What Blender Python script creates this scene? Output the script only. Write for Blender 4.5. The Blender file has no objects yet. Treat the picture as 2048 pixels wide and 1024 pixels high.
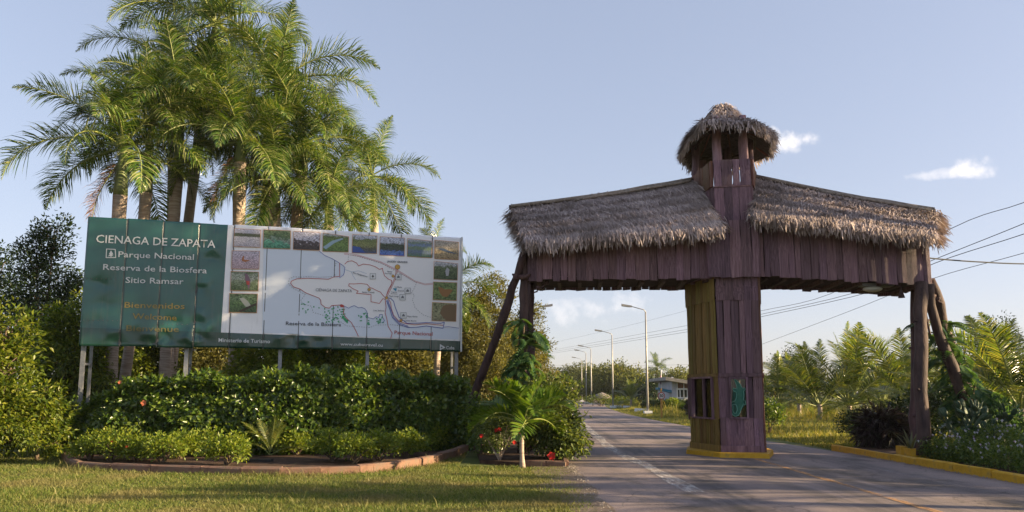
import bpy, bmesh, math, random
import numpy as np
from mathutils import Vector, Matrix

R = math.radians
rng = np.random.default_rng(7)
random.seed(7)
scene = bpy.context.scene
COL = scene.collection

# ------------------------------------------------------------------ camera
FPX, PITCH, EYE, HORIZON = 1480.0, R(7.2), 1.6, 786.0
PPY = HORIZON - FPX * math.tan(PITCH)
cam_data = bpy.data.cameras.new("camera")
cam = bpy.data.objects.new("camera", cam_data)
COL.objects.link(cam)
cam.location = (0, 0, EYE)
cam.rotation_euler = (R(90) + PITCH, 0, 0)
cam_data.sensor_width = 36.0
cam_data.lens = 36.0 * FPX / 2048.0
cam_data.shift_y = (PPY - 512.0) / 2048.0
cam_data.clip_start = 0.1
cam_data.clip_end = 6000
scene.camera = cam

# ------------------------------------------------------------------ sky and sun
SUN_AZ, SUN_EL = R(100.0), R(14.0)          # azimuth clockwise from +Y
world = bpy.data.worlds.new("World")
scene.world = world
world.use_nodes = True
wn, wl = world.node_tree.nodes, world.node_tree.links
bg = wn["Background"]
sky = wn.new("ShaderNodeTexSky")
sky.sky_type = 'NISHITA'
sky.sun_disc = False
sky.sun_elevation = SUN_EL
sky.sun_rotation = SUN_AZ
sky.altitude = 0
sky.air_density = 1.0
sky.dust_density = 1.0
sky.ozone_density = 2.0
bg.inputs["Strength"].default_value = 0.15


def sky_clouds():
    """small real clouds of this sky, as soft noise puffs at four directions"""
    tc = wn.new("ShaderNodeTexCoord")
    # evens out the sky the way the photograph shows it: paler zenith, softer horizon, slightly violet
    gm = wn.new("ShaderNodeGamma"); gm.inputs["Gamma"].default_value = SKY_GAMMA; wl.new(sky.outputs[0], gm.inputs[0])
    tn = wn.new("ShaderNodeVectorMath"); tn.operation = 'MULTIPLY'; wl.new(gm.outputs[0], tn.inputs[0]); tn.inputs[1].default_value = SKY_TINT
    cur = tn.outputs[0]
    #        px    py   half-w half-h opacity threshold
    for px, py, hw, hh, op, th in ((1578, 285, 62, 26, 0.85, .47), (1540, 268, 22, 16, .6, .45),
                                   (1958, 332, 46, 24, 0.7, .47), (1890, 346, 60, 11, .45, .47),
                                   (1150, 625, 85, 32, .35, .42), (1260, 605, 45, 26, .3, .42)):
        u, v = (px - 1024) / FPX, (PPY - py) / FPX
        d = Vector((u, math.cos(PITCH) - v * math.sin(PITCH), math.sin(PITCH) + v * math.cos(PITCH))).normalized()
        sub = wn.new("ShaderNodeVectorMath"); sub.operation = 'SUBTRACT'
        wl.new(tc.outputs["Generated"], sub.inputs[0]); sub.inputs[1].default_value = d
        mul = wn.new("ShaderNodeVectorMath"); mul.operation = 'MULTIPLY'
        wl.new(sub.outputs[0], mul.inputs[0])
        mul.inputs[1].default_value = (FPX / hw, FPX / hw, FPX / hh)
        ln = wn.new("ShaderNodeVectorMath"); ln.operation = 'LENGTH'
        wl.new(mul.outputs[0], ln.inputs[0])
        nz = wn.new("ShaderNodeTexNoise")
        nz.inputs["Scale"].default_value = 38.0
        nz.inputs["Detail"].default_value = 7.0
        nz.inputs["Roughness"].default_value = .58
        wl.new(tc.outputs["Generated"], nz.inputs["Vector"])
        # density = noise - th - .42*len^2
        pw = wn.new("ShaderNodeMath"); pw.operation = 'POWER'
        wl.new(ln.outputs["Value"], pw.inputs[0]); pw.inputs[1].default_value = 2
        m1 = wn.new("ShaderNodeMath"); m1.operation = 'MULTIPLY_ADD'
        wl.new(pw.outputs[0], m1.inputs[0]); m1.inputs[1].default_value = -.26
        wl.new(nz.outputs["Fac"], m1.inputs[2])
        mr = wn.new("ShaderNodeMapRange"); mr.interpolation_type = 'SMOOTHSTEP'
        wl.new(m1.outputs[0], mr.inputs["Value"])
        mr.inputs["From Min"].default_value = th - .17
        mr.inputs["From Max"].default_value = th + .16
        mr.inputs["To Max"].default_value = op
        mx = wn.new("ShaderNodeMix"); mx.data_type = 'RGBA'
        wl.new(mr.outputs[0], mx.inputs["Factor"])
        wl.new(cur, mx.inputs["A"]); mx.inputs["B"].default_value = (*CLOUD, 1)
        cur = mx.outputs["Result"]
    wl.new(cur, bg.inputs["Color"])


SKY_GAMMA, SKY_TINT = .45, (.96, .91, 1.0)
CLOUD = (2.75, 2.6, 2.55)
sky_clouds()

sun_data = bpy.data.lights.new("sun", 'SUN')
sun = bpy.data.objects.new("sun", sun_data)
COL.objects.link(sun)
sun_dir = Vector((math.sin(SUN_AZ) * math.cos(SUN_EL), math.cos(SUN_AZ) * math.cos(SUN_EL), math.sin(SUN_EL)))
sun.rotation_euler = sun_dir.to_track_quat('Z', 'Y').to_euler()
sun.location = (40, 10, 30)
sun_data.energy = 5.0
sun_data.angle = R(0.53)
sun_data.color = (1.0, .77, .46)

scene.view_settings.view_transform = 'Standard'
scene.view_settings.look = 'None'
scene.view_settings.gamma = 1
scene.view_settings.exposure = 1.66
scene.view_settings.use_curve_mapping = False
scene.cycles.use_denoising = True
scene.cycles.max_bounces = 7
scene.cycles.transparent_max_bounces = 6
scene.cycles.caustics_reflective = False
scene.cycles.caustics_refractive = False


# ------------------------------------------------------------------ measuring helpers (photo pixel + real distance -> metres)
def ray(px, py):
    u, v = (px - 1024) / FPX, (PPY - py) / FPX
    return Vector((u, math.cos(PITCH) - v * math.sin(PITCH), math.sin(PITCH) + v * math.cos(PITCH)))


def W(px, py, Y):
    r = ray(px, py); t = Y / r.y
    return Vector((r.x * t, Y, EYE + r.z * t))


def G(px, py, z=0.0):
    r = ray(px, py); t = (z - EYE) / r.z
    return Vector((r.x * t, r.y * t, z))


# ------------------------------------------------------------------ object helpers
def put(o, parent=None):
    COL.objects.link(o)
    if parent is not None:
        o.parent = parent
    return o


def tag(o, label=None, cat=None, group=None, kind=None):
    if label: o["label"] = label
    if cat: o["category"] = cat
    if group: o["group"] = group
    if kind: o["kind"] = kind
    return o


def empty(name, loc=(0, 0, 0), rz=0.0, **kw):
    o = bpy.data.objects.new(name, None)
    o.empty_display_size = .2
    o.location = loc
    o.rotation_euler = (0, 0, rz)
    COL.objects.link(o)
    tag(o, **kw)
    return o


def new_mesh(name, V, F, mat, smooth=False, extra_mats=(), mat_idx=None):
    me = bpy.data.meshes.new(name)
    if isinstance(F, np.ndarray):
        V = np.asarray(V, dtype=np.float32)
        k = F.shape[1]
        me.vertices.add(len(V)); me.vertices.foreach_set("co", V.ravel())
        me.loops.add(F.size); me.loops.foreach_set("vertex_index", F.astype(np.int32).ravel())
        me.polygons.add(len(F))
        me.polygons.foreach_set("loop_start", np.arange(0, F.size, k, dtype=np.int32))
        me.polygons.foreach_set("loop_total", np.full(len(F), k, dtype=np.int32))
        me.update(calc_edges=True)
    else:
        me.from_pydata([tuple(v) for v in V], [], [tuple(f) for f in F])
        me.update()
    if mat is not None: me.materials.append(mat)
    for m in extra_mats: me.materials.append(m)
    if mat_idx is not None: me.polygons.foreach_set("material_index", np.asarray(mat_idx, dtype=np.int32))
    if smooth: me.polygons.foreach_set("use_smooth", np.ones(len(me.polygons), dtype=bool))
    return me


def obj(name, me, parent=None, loc=None, rot=None, scale=None, **kw):
    o = bpy.data.objects.new(name, me)
    if loc is not None: o.location = loc
    if rot is not None: o.rotation_euler = rot
    if scale is not None: o.scale = scale
    put(o, parent)
    tag(o, **kw)
    return o


class MB:
    """collects simple solids into one mesh"""
    def __init__(s): s.V, s.F = [], []

    def add(s, V, F):
        n = len(s.V); s.V += [Vector(v) for v in V]; s.F += [tuple(i + n for i in f) for f in F]; return s

    def box(s, a, b):
        x0, y0, z0 = a; x1, y1, z1 = b
        return s.add([(x0, y0, z0), (x1, y0, z0), (x1, y1, z0), (x0, y1, z0), (x0, y0, z1), (x1, y0, z1), (x1, y1, z1), (x0, y1, z1)],
                     [(3, 2, 1, 0), (4, 5, 6, 7), (0, 1, 5, 4), (1, 2, 6, 5), (2, 3, 7, 6), (3, 0, 4, 7)])

    def quad_solid(s, lo, hi):
        """prism between polygon lo and polygon hi (same count)"""
        n = len(lo)
        F = [tuple(range(n - 1, -1, -1)), tuple(range(n, 2 * n))]
        F += [(i, (i + 1) % n, n + (i + 1) % n, n + i) for i in range(n)]
        return s.add(list(lo) + list(hi), F)

    def tube(s, pts, rad, n=8, cap=True):
        pts = [Vector(p) for p in pts]
        if not hasattr(rad, '__len__'): rad = [rad] * len(pts)
        base = len(s.V); prev = None
        for i, p in enumerate(pts):
            t = (pts[min(i + 1, len(pts) - 1)] - pts[max(i - 1, 0)]).normalized()
            if prev is None:
                a = t.cross(Vector((0, 0, 1)) if abs(t.z) < .9 else Vector((1, 0, 0))).normalized()
            else:
                a = (prev - t * prev.dot(t)).normalized()
            prev = a; b = t.cross(a)
            for k in range(n):
                th = 2 * math.pi * k / n
                s.V.append(p + (a * math.cos(th) + b * math.sin(th)) * rad[i])
        for i in range(len(pts) - 1):
            for k in range(n):
                q = base + i * n
                s.F.append((q + k, q + (k + 1) % n, q + n + (k + 1) % n, q + n + k))
        if cap:
            s.F.append(tuple(base + k for k in range(n - 1, -1, -1)))
            q = base + (len(pts) - 1) * n
            s.F.append(tuple(q + k for k in range(n)))
        return s

    def mesh(s, name, mat, smooth=False): return new_mesh(name, s.V, s.F, mat, smooth)

    def build(s, name, mat, parent=None, smooth=False, **kw): return obj(name, s.mesh(name, mat, smooth), parent, **kw)


def unit(a): return a / np.maximum(np.linalg.norm(a, axis=-1, keepdims=True), 1e-9)


def rand_dirs(n, g=None):
    g = g or rng
    return unit(g.normal(size=(n, 3)))


# ------------------------------------------------------------------ materials
def nodes_of(m): return m.node_tree.nodes, m.node_tree.links


def ramp(nt, stops):
    r = nt.nodes.new("ShaderNodeValToRGB")
    el = r.color_ramp.elements
    while len(el) > 1: el.remove(el[-1])
    el[0].position = stops[0][0]; el[0].color = (*stops[0][1], 1)
    for p, c in stops[1:]:
        e = el.new(p); e.color = (*c, 1)
    return r


def mat_surface(name, c1, c2, scale=3.0, rough=.8, bump=.0, bscale=None, stretch=(1, 1, 1), c3=None, spec=.3, objrand=0.0,
                metallic=0.0, detail=6, coord="Object", lo=.35, hi=.65):
    m = bpy.data.materials.new(name); m.use_nodes = True
    n, l = nodes_of(m); p = n["Principled BSDF"]
    tc = n.new("ShaderNodeTexCoord"); mp = n.new("ShaderNodeMapping")
    mp.inputs["Scale"].default_value = stretch
    l.new(tc.outputs[coord], mp.inputs[0])
    vec = mp.outputs[0]
    if objrand:
        oi = n.new("ShaderNodeObjectInfo")
        ad = n.new("ShaderNodeVectorMath"); ad.operation = 'MULTIPLY_ADD'
        ad.inputs[1].default_value = (1, 1, 1)
        sc_ = n.new("ShaderNodeMath"); sc_.operation = 'MULTIPLY'; sc_.inputs[1].default_value = 37.0
        l.new(oi.outputs["Random"], sc_.inputs[0]); l.new(vec, ad.inputs[0]); l.new(sc_.outputs[0], ad.inputs[2])
        vec = ad.outputs[0]
    nz = n.new("ShaderNodeTexNoise"); nz.inputs["Scale"].default_value = scale; nz.inputs["Detail"].default_value = detail
    nz.inputs["Roughness"].default_value = .62
    l.new(vec, nz.inputs["Vector"])
    st = [(lo, c1), (hi, c2)] if c3 is None else [(lo, c1), ((lo + hi) / 2, c2), (hi, c3)]
    r = ramp(m.node_tree, st); l.new(nz.outputs["Fac"], r.inputs[0])
    col = r.outputs[0]
    if objrand:
        hs = n.new("ShaderNodeHueSaturation")
        mr = n.new("ShaderNodeMapRange"); mr.inputs["To Min"].default_value = 1 - objrand; mr.inputs["To Max"].default_value = 1 + objrand
        l.new(oi.outputs["Random"], mr.inputs[0]); l.new(mr.outputs[0], hs.inputs["Value"])
        mr2 = n.new("ShaderNodeMapRange"); mr2.inputs["To Min"].default_value = .48; mr2.inputs["To Max"].default_value = .525
        ml = n.new("ShaderNodeMath"); ml.operation = 'MULTIPLY'; ml.inputs[1].default_value = 7.31
        fr = n.new("ShaderNodeMath"); fr.operation = 'FRACT'
        l.new(oi.outputs["Random"], ml.inputs[0]); l.new(ml.outputs[0], fr.inputs[0]); l.new(fr.outputs[0], mr2.inputs[0])
        l.new(mr2.outputs[0], hs.inputs["Hue"])
        l.new(col, hs.inputs["Color"]); col = hs.outputs[0]
    l.new(col, p.inputs["Base Color"])
    p.inputs["Roughness"].default_value = rough
    p.inputs["Specular IOR Level"].default_value = spec
    p.inputs["Metallic"].default_value = metallic
    if bump:
        nb = n.new("ShaderNodeTexNoise"); nb.inputs["Scale"].default_value = bscale or scale * 4; nb.inputs["Detail"].default_value = 5
        l.new(vec, nb.inputs["Vector"])
        bp = n.new("ShaderNodeBump"); bp.inputs["Strength"].default_value = bump; bp.inputs["Distance"].default_value = .02
        l.new(nb.outputs["Fac"], bp.inputs["Height"]); l.new(bp.outputs[0], p.inputs["Normal"])
    return m


def mat_plain(name, c, rough=.6, metallic=0.0, spec=.4):
    m = bpy.data.materials.new(name); m.use_nodes = True
    p = m.node_tree.nodes["Principled BSDF"]
    p.inputs["Base Color"].default_value = (*c, 1); p.inputs["Roughness"].default_value = rough
    p.inputs["Metallic"].default_value = metallic; p.inputs["Specular IOR Level"].default_value = spec
    return m


def mat_leaf(name, cols, rough=.45, trans=.4, spec=.35, tcol=None, patch=None):
    """leaf sheet: colour picked per leaf, light shines through"""
    m = bpy.data.materials.new(name); m.use_nodes = True
    n, l = nodes_of(m); p = n["Principled BSDF"]; out = n["Material Output"]
    ge = n.new("ShaderNodeNewGeometry")
    k = len(cols)
    r = ramp(m.node_tree, [(i / max(k - 1, 1), c) for i, c in enumerate(cols)])
    l.new(ge.outputs["Random Per Island"], r.inputs[0])
    col = r.outputs[0]
    if patch:
        tc = n.new("ShaderNodeTexCoord"); nz = n.new("ShaderNodeTexNoise"); nz.inputs["Scale"].default_value = patch[0]; nz.inputs["Detail"].default_value = 3
        l.new(tc.outputs["Object"], nz.inputs["Vector"])
        mr = n.new("ShaderNodeMapRange"); mr.inputs["From Min"].default_value = .45; mr.inputs["From Max"].default_value = .65
        l.new(nz.outputs["Fac"], mr.inputs[0])
        mx0 = n.new("ShaderNodeMix"); mx0.data_type = 'RGBA'
        l.new(mr.outputs[0], mx0.inputs["Factor"]); l.new(col, mx0.inputs["A"]); mx0.inputs["B"].default_value = (*patch[1], 1)
        col = mx0.outputs["Result"]
    l.new(col, p.inputs["Base Color"])
    p.inputs["Roughness"].default_value = rough; p.inputs["Specular IOR Level"].default_value = spec
    tr = n.new("ShaderNodeBsdfTranslucent")
    mixc = n.new("ShaderNodeMix"); mixc.data_type = 'RGBA'; mixc.blend_type = 'MULTIPLY'; mixc.inputs["Factor"].default_value = 1
    l.new(col, mixc.inputs["A"]); mixc.inputs["B"].default_value = (*(tcol or (1.7, 1.55, .6)), 1)
    l.new(mixc.outputs["Result"], tr.inputs["Color"])
    ms = n.new("ShaderNodeMixShader"); ms.inputs[0].default_value = trans
    l.new(p.outputs[0], ms.inputs[1]); l.new(tr.outputs[0], ms.inputs[2]); l.new(ms.outputs[0], out.inputs["Surface"])
    return m


M = {}
M['soil'] = mat_surface("soil", (.035, .018, .012), (.09, .05, .032), 5, .95, .6, 30)
M['bark'] = mat_surface("bark", (.06, .042, .03), (.16, .12, .085), 6, .9, .6, 25, (1, 1, .35))
M['palm_bark'] = mat_surface("palm_bark", (.28, .21, .17), (.5, .41, .34), 5, .85, .4, 14, (.5, .5, 5))
M['crownshaft'] = mat_surface("crownshaft", (.10, .15, .05), (.2, .22, .09), 2, .45, 0, None, (1, 1, .3))
M['rachis'] = mat_plain("rachis", (.22, .25, .07), .5)
M['royal'] = mat_leaf("royal_leaflets", [(.02, .05, .012), (.045, .10, .016), (.09, .155, .022), (.15, .2, .035), (.38, .37, .2)], .22, .3, .9, (1.5, 1.5, .5))
M['royal_dead'] = mat_leaf("dead_leaflets", [(.22, .12, .07), (.32, .2, .12)], .7, .35, .2, (1.2, 1, .8))
M['coco'] = mat_leaf("coconut_leaflets", [(.03, .055, .015), (.07, .105, .022), (.13, .165, .03), (.26, .23, .05)], .28, .46, .7, (1.5, 1.5, .6))
M['fan'] = mat_leaf("young_palm_leaflets", [(.05, .11, .015), (.085, .16, .02), (.15, .21, .025)], .35, .42, .5)
M['hedge'] = mat_leaf("hedge_leaves", [(.032, .072, .014), (.065, .12, .018), (.105, .165, .024), (.17, .22, .04)], .3, .42, .6)
M['hibiscus'] = mat_leaf("hibiscus_leaves", [(.05, .08, .02), (.1, .14, .03), (.17, .2, .055)], .33, .4, .5)
M['ixora'] = mat_leaf("ixora_leaves", [(.09, .15, .02), (.16, .22, .025), (.25, .28, .04)], .4, .42, .4)
M['jungle'] = mat_leaf("jungle_leaves", [(.035, .065, .01), (.08, .12, .014), (.135, .17, .018), (.21, .22, .03)], .38, .42, .4, (1.6, 1.6, .5))
M['dark_tree'] = mat_leaf("dark_tree_leaves", [(.012, .028, .008), (.022, .045, .012), (.04, .065, .018)], .4, .25, .4)
M['fine_tree'] = mat_leaf("fine_tree_leaves", [(.07, .08, .025), (.13, .13, .04), (.19, .175, .06)], .5, .4, .3)
M['far_tree'] = mat_leaf("far_tree_leaves", [(.06, .075, .022), (.11, .13, .03), (.17, .18, .05)], .5, .42, .3)
M['cordyline'] = mat_leaf("cordyline_leaves", [(.022, .018, .02), (.05, .028, .034), (.05, .055, .025)], .35, .2, .5)
M['cordy_green'] = mat_leaf("striped_leaves", [(.05, .08, .03), (.14, .16, .07), (.10, .04, .045)], .4, .3, .5)
M['vine'] = mat_leaf("vine_leaves", [(.03, .08, .035), (.06, .13, .05), (.1, .17, .06)], .3, .4, .6)
M['lawn'] = mat_leaf("lawn_blades", [(.06, .10, .018), (.11, .155, .026), (.16, .19, .036), (.27, .235, .1)], .55, .35, .3, (1.3, 1.25, .7), (.7, (.2, .18, .07)))
M['field'] = mat_leaf("field_blades", [(.1, .13, .02), (.17, .19, .03), (.25, .23, .05), (.34, .28, .1)], .6, .4, .3, (1.4, 1.3, .7))
M['red_flower'] = mat_leaf("red_petals", [(.5, .015, .012), (.65, .04, .03)], .5, .3, .3, (1.1, .8, .8))
M['pink_flower'] = mat_leaf("pink_petals", [(.5, .13, .06), (.55, .2, .1)], .5, .3, .3, (1.1, .8, .8))
M['small_flower'] = mat_leaf("small_petals", [(.5, .5, .55), (.6, .58, .6), (.55, .55, .58), (.38, .16, .4)], .6, .3, .3, (1, 1, 1))
M['wood'] = mat_surface("gate_wood", (.06, .029, .04), (.18, .102, .125), 3.2, .62, .5, 22, (3, 3, .35), c3=(.3, .195, .225), objrand=.4, lo=.28, hi=.78)
M['wood_ochre'] = mat_surface("ochre_wood", (.12, .075, .022), (.3, .195, .055), 3.5, .7, .35, 24, (3, 3, .35), objrand=.25, lo=.3, hi=.7)
M['wood_rust'] = mat_surface("rust_wood", (.11, .045, .03), (.22, .11, .07), 3.5, .7, .35, 24, (3, 3, .35), objrand=.25, lo=.3, hi=.7)
M['log'] = mat_surface("log_wood", (.035, .02, .02), (.10, .06, .055), 4, .75, .7, 18, (2, 2, .3), objrand=.2)
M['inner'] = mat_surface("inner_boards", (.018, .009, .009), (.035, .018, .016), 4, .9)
M['thatch'] = mat_leaf("thatch_strands", [(.25, .195, .19), (.41, .335, .325), (.53, .44, .42), (.62, .51, .46)], .75, .12, .2, (1, .95, .8), (1.1, (.27, .215, .195)))
M['thatch_core'] = mat_surface("thatch_core", (.06, .045, .04), (.13, .1, .085), 12, .95, .5, 40)
M['yellow'] = mat_surface("yellow_paint", (.40, .22, .012), (.55, .31, .02), 5, .7, .4, 30, c3=(.28, .19, .05), lo=.3, hi=.75)
M['steel'] = mat_surface("galvanised_steel", (.2, .21, .23), (.3, .31, .33), 8, .45, 0, metallic=.6)
M['pole'] = mat_surface("lamp_pole_paint", (.3, .29, .27), (.42, .4, .37), 3, .5, 0, metallic=.3)
M['lamp_head'] = mat_plain("lamp_housing", (.16, .16, .16), .5, .2)
M['white_paint'] = mat_surface("white_paint", (.6, .62, .64), (.75, .76, .76), 4, .6)
M['cable'] = mat_plain("cable_rubber", (.02, .02, .022), .6)
# ================================================================== the setting
def ground_material():
    m = mat_surface("ground_grass", (.05, .075, .014), (.10, .115, .026), .6, .95, .5, 14, c3=(.12, .10, .045), lo=.3, hi=.72)
    return m


M['ground'] = ground_material()
# one sheet to the horizon, finer near the camera with slight unevenness
def ground_sheet():
    xs = np.unique(np.concatenate([np.linspace(-1500, -60, 8), np.linspace(-60, 60, 61), np.linspace(60, 1500, 8)]))
    ys = np.unique(np.concatenate([np.linspace(-300, -10, 4), np.linspace(-10, 120, 66), np.linspace(120, 3000, 12)]))
    X, Y = np.meshgrid(xs, ys, indexing='ij')
    Z = -.03 + .02 * np.sin(X * .9 + Y * .37) * np.sin(Y * .6)
    Z = np.where((X > 0) & (X < 13), -.04, Z)
    V = np.stack([X, Y, Z], -1).reshape(-1, 3)
    ny = len(ys)
    I = np.arange(len(xs) - 1)[:, None] * ny + np.arange(ny - 1)[None]
    F = np.stack([I, I + ny, I + ny + 1, I + 1], -1).reshape(-1, 4)
    return obj("ground", new_mesh("ground", V, F, M['ground'], True), kind="structure", label="green and straw coloured ground reaching to the horizon")


ground_sheet()

# ---- road: left and right edges against distance
ROAD = [(-6, 1.32, 9.0), (10, 1.32, 9.0), (20, 1.32, 9.0), (25, 1.35, 8.6), (36, 1.7, 8.55), (48, 2.5, 8.5), (62, 3.5, 9.0), (78, 4.9, 10.1),
        (95, 6.4, 11.8), (115, 8.4, 14.2), (140, 11.8, 17.8), (180, 19, 25.5), (240, 34, 41)]


def road_edges(y):
    ys = [r[0] for r in ROAD]
    return float(np.interp(y, ys, [r[1] for r in ROAD])), float(np.interp(y, ys, [r[2] for r in ROAD]))


def road_material():
    m = bpy.data.materials.new("asphalt"); m.use_nodes = True
    n, l = nodes_of(m); p = n["Principled BSDF"]
    tc = n.new("ShaderNodeTexCoord")

    def noise(scale, stretch=(1, 1, 1), detail=6, rough=.6):
        mp = n.new("ShaderNodeMapping"); mp.inputs["Scale"].default_value = stretch
        l.new(tc.outputs["Object"], mp.inputs[0])
        z = n.new("ShaderNodeTexNoise"); z.inputs["Scale"].default_value = scale; z.inputs["Detail"].default_value = detail; z.inputs["Roughness"].default_value = rough
        l.new(mp.outputs[0], z.inputs["Vector"]); return z.outputs["Fac"]

    r = ramp(m.node_tree, [(.3, (.17, .135, .128)), (.5, (.23, .182, .172)), (.72, (.3, .235, .21))])
    l.new(noise(.55, (1, .35, 1)), r.inputs[0])
    # tyre polish and oil streaks along the lanes (x in metres)
    sp = n.new("ShaderNodeSeparateXYZ"); l.new(tc.outputs["Object"], sp.inputs[0])
    wob = n.new("ShaderNodeMath"); wob.operation = 'MULTIPLY_ADD'
    l.new(noise(.25, (1, .3, 1), 3), wob.inputs[0]); wob.inputs[1].default_value = .9; l.new(sp.outputs["X"], wob.inputs[2])

    def band(center, half, soft):
        a = n.new("ShaderNodeMath"); a.operation = 'SUBTRACT'; l.new(wob.outputs[0], a.inputs[0]); a.inputs[1].default_value = center + .45
        b = n.new("ShaderNodeMath"); b.operation = 'ABSOLUTE'; l.new(a.outputs[0], b.inputs[0])
        mr = n.new("ShaderNodeMapRange"); mr.interpolation_type = 'SMOOTHSTEP'
        l.new(b.outputs[0], mr.inputs[0]); mr.inputs["From Min"].default_value = half; mr.inputs["From Max"].default_value = half + soft
        mr.inputs["To Min"].default_value = 1; mr.inputs["To Max"].default_value = 0
        return mr.outputs[0]

    col = r.outputs[0]
    st = noise(1.4, (3.0, .25, 1), 5)
    for c, h, s, dark, amt in ((3.35, .12, .65, (.07, .064, .07), .8), (7.6, .12, .6, (.075, .068, .07), .65), (2.1, .05, .5, (.07, .06, .06), .35), (5.6, .5, .9, (.055, .05, .045), .6)):
        f = n.new("ShaderNodeMath"); f.operation = 'MULTIPLY'; l.new(band(c, h, s), f.inputs[0])
        mr = n.new("ShaderNodeMapRange"); l.new(st, mr.inputs[0]); mr.inputs["From Min"].default_value = .35; mr.inputs["From Max"].default_value = .6
        mr.inputs["To Max"].default_value = amt
        l.new(mr.outputs[0], f.inputs[1])
        mx = n.new("ShaderNodeMix"); mx.data_type = 'RGBA'; l.new(f.outputs[0], mx.inputs["Factor"]); l.new(col, mx.inputs["A"]); mx.inputs["B"].default_value = (*dark, 1)
        col = mx.outputs["Result"]
    # damp dark stains and pale dusty sand
    for sc_, lo, hi, c, amt, stre in ((.5, .52, .64, (.065, .056, .048), .85, (1, .6, 1)), (.33, .58, .75, (.26, .19, .13), .55, (1, .4, 1))):
        mr = n.new("ShaderNodeMapRange"); l.new(noise(sc_, stre, 7, .7), mr.inputs[0]); mr.inputs["From Min"].default_value = lo; mr.inputs["From Max"].default_value = hi; mr.inputs["To Max"].default_value = amt
        mx = n.new("ShaderNodeMix"); mx.data_type = 'RGBA'; l.new(mr.outputs[0], mx.inputs["Factor"]); l.new(col, mx.inputs["A"]); mx.inputs["B"].default_value = (*c, 1)
        col = mx.outputs["Result"]
    # grit
    g = noise(55, (1, 1, 1), 2); mr = n.new("ShaderNodeMapRange"); l.new(g, mr.inputs[0]); mr.inputs["From Min"].default_value = .3; mr.inputs["From Max"].default_value = .7
    mr.inputs["To Min"].default_value = .72; mr.inputs["To Max"].default_value = 1.28
    hs = n.new("ShaderNodeHueSaturation"); l.new(mr.outputs[0], hs.inputs["Value"]); l.new(col, hs.inputs["Color"])
    # fine cracks
    vo = n.new("ShaderNodeTexVoronoi"); vo.feature = 'DISTANCE_TO_EDGE'; vo.inputs["Scale"].default_value = .45
    wv = n.new("ShaderNodeVectorMath"); wv.operation = 'MULTIPLY_ADD'
    nz2 = n.new("ShaderNodeTexNoise"); nz2.inputs["Scale"].default_value = 1.3; nz2.inputs["Detail"].default_value = 6; l.new(tc.outputs["Object"], nz2.inputs["Vector"])
    l.new(nz2.outputs["Color"], wv.inputs[0]); wv.inputs[1].default_value = (1.6, 1.6, 0); l.new(tc.outputs["Object"], wv.inputs[2])
    l.new(wv.outputs[0], vo.inputs["Vector"])
    ck = n.new("ShaderNodeMapRange"); l.new(vo.outputs["Distance"], ck.inputs[0]); ck.inputs["From Max"].default_value = .011; ck.inputs["To Min"].default_value = .55; ck.inputs["To Max"].default_value = 0
    mx = n.new("ShaderNodeMix"); mx.data_type = 'RGBA'; l.new(ck.outputs[0], mx.inputs["Factor"]); l.new(hs.outputs[0], mx.inputs["A"]); mx.inputs["B"].default_value = (.03, .026, .024, 1)
    l.new(mx.outputs["Result"], p.inputs["Base Color"])
    p.inputs["Roughness"].default_value = .82; p.inputs["Specular IOR Level"].default_value = .3
    bp = n.new("ShaderNodeBump"); bp.inputs["Strength"].default_value = .5; bp.inputs["Distance"].default_value = .01
    l.new(g, bp.inputs["Height"]); l.new(bp.outputs[0], p.inputs["Normal"])
    return m


def build_road():
    V, F = [], []
    ys = sorted(set([r[0] for r in ROAD] + list(np.arange(-6, 60, 2.0)) + list(np.arange(60, 240, 6.0))))
    g = np.random.default_rng(3)
    for y in ys:
        a, b = road_edges(y)
        j = g.uniform(-.07, .07)
        for k in range(6):
            x = a + (b - a) * k / 5 + (j if k == 0 else 0)
            V.append((x, y, .0 + .02 * (1 - ((k - 2.5) / 2.5) ** 2)))
    for i in range(len(ys) - 1):
        for k in range(5):
            q = i * 6 + k
            F.append((q, q + 1, q + 7, q + 6))
    return obj("road", new_mesh("road", V, F, road_material(), True), kind="structure", label="worn grey asphalt road running under the gate")


road = build_road()


def worn_paint(name, c, wear_lo, wear_hi):
    m = bpy.data.materials.new(name); m.use_nodes = True
    n, l = nodes_of(m); p = n["Principled BSDF"]; out = n["Material Output"]
    tc = n.new("ShaderNodeTexCoord"); mp = n.new("ShaderNodeMapping"); mp.inputs["Scale"].default_value = (4, .8, 1)
    l.new(tc.outputs["Object"], mp.inputs[0])
    nz = n.new("ShaderNodeTexNoise"); nz.inputs["Scale"].default_value = 2.2; nz.inputs["Detail"].default_value = 9; nz.inputs["Roughness"].default_value = .75
    l.new(mp.outputs[0], nz.inputs["Vector"])
    p.inputs["Base Color"].default_value = (*c, 1); p.inputs["Roughness"].default_value = .75
    mr = n.new("ShaderNodeMapRange"); l.new(nz.outputs["Fac"], mr.inputs[0]); mr.inputs["From Min"].default_value = wear_lo; mr.inputs["From Max"].default_value = wear_hi
    mr.inputs["To Max"].default_value = .8
    l.new(mr.outputs[0], p.inputs["Alpha"])
    return m


M['line_white'] = worn_paint("worn_white_line", (.64, .6, .57), .4, .66)
M['line_orange'] = worn_paint("worn_orange_line", (.5, .26, .1), .38, .55)
M['line_edge'] = worn_paint("worn_edge_line", (.4, .37, .37), .5, .7)


def crown_z(x, y):
    a, b = road_edges(y); k = (x - a) / (b - a)
    return .02 * (1 - (2 * k - 1) ** 2)


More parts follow.
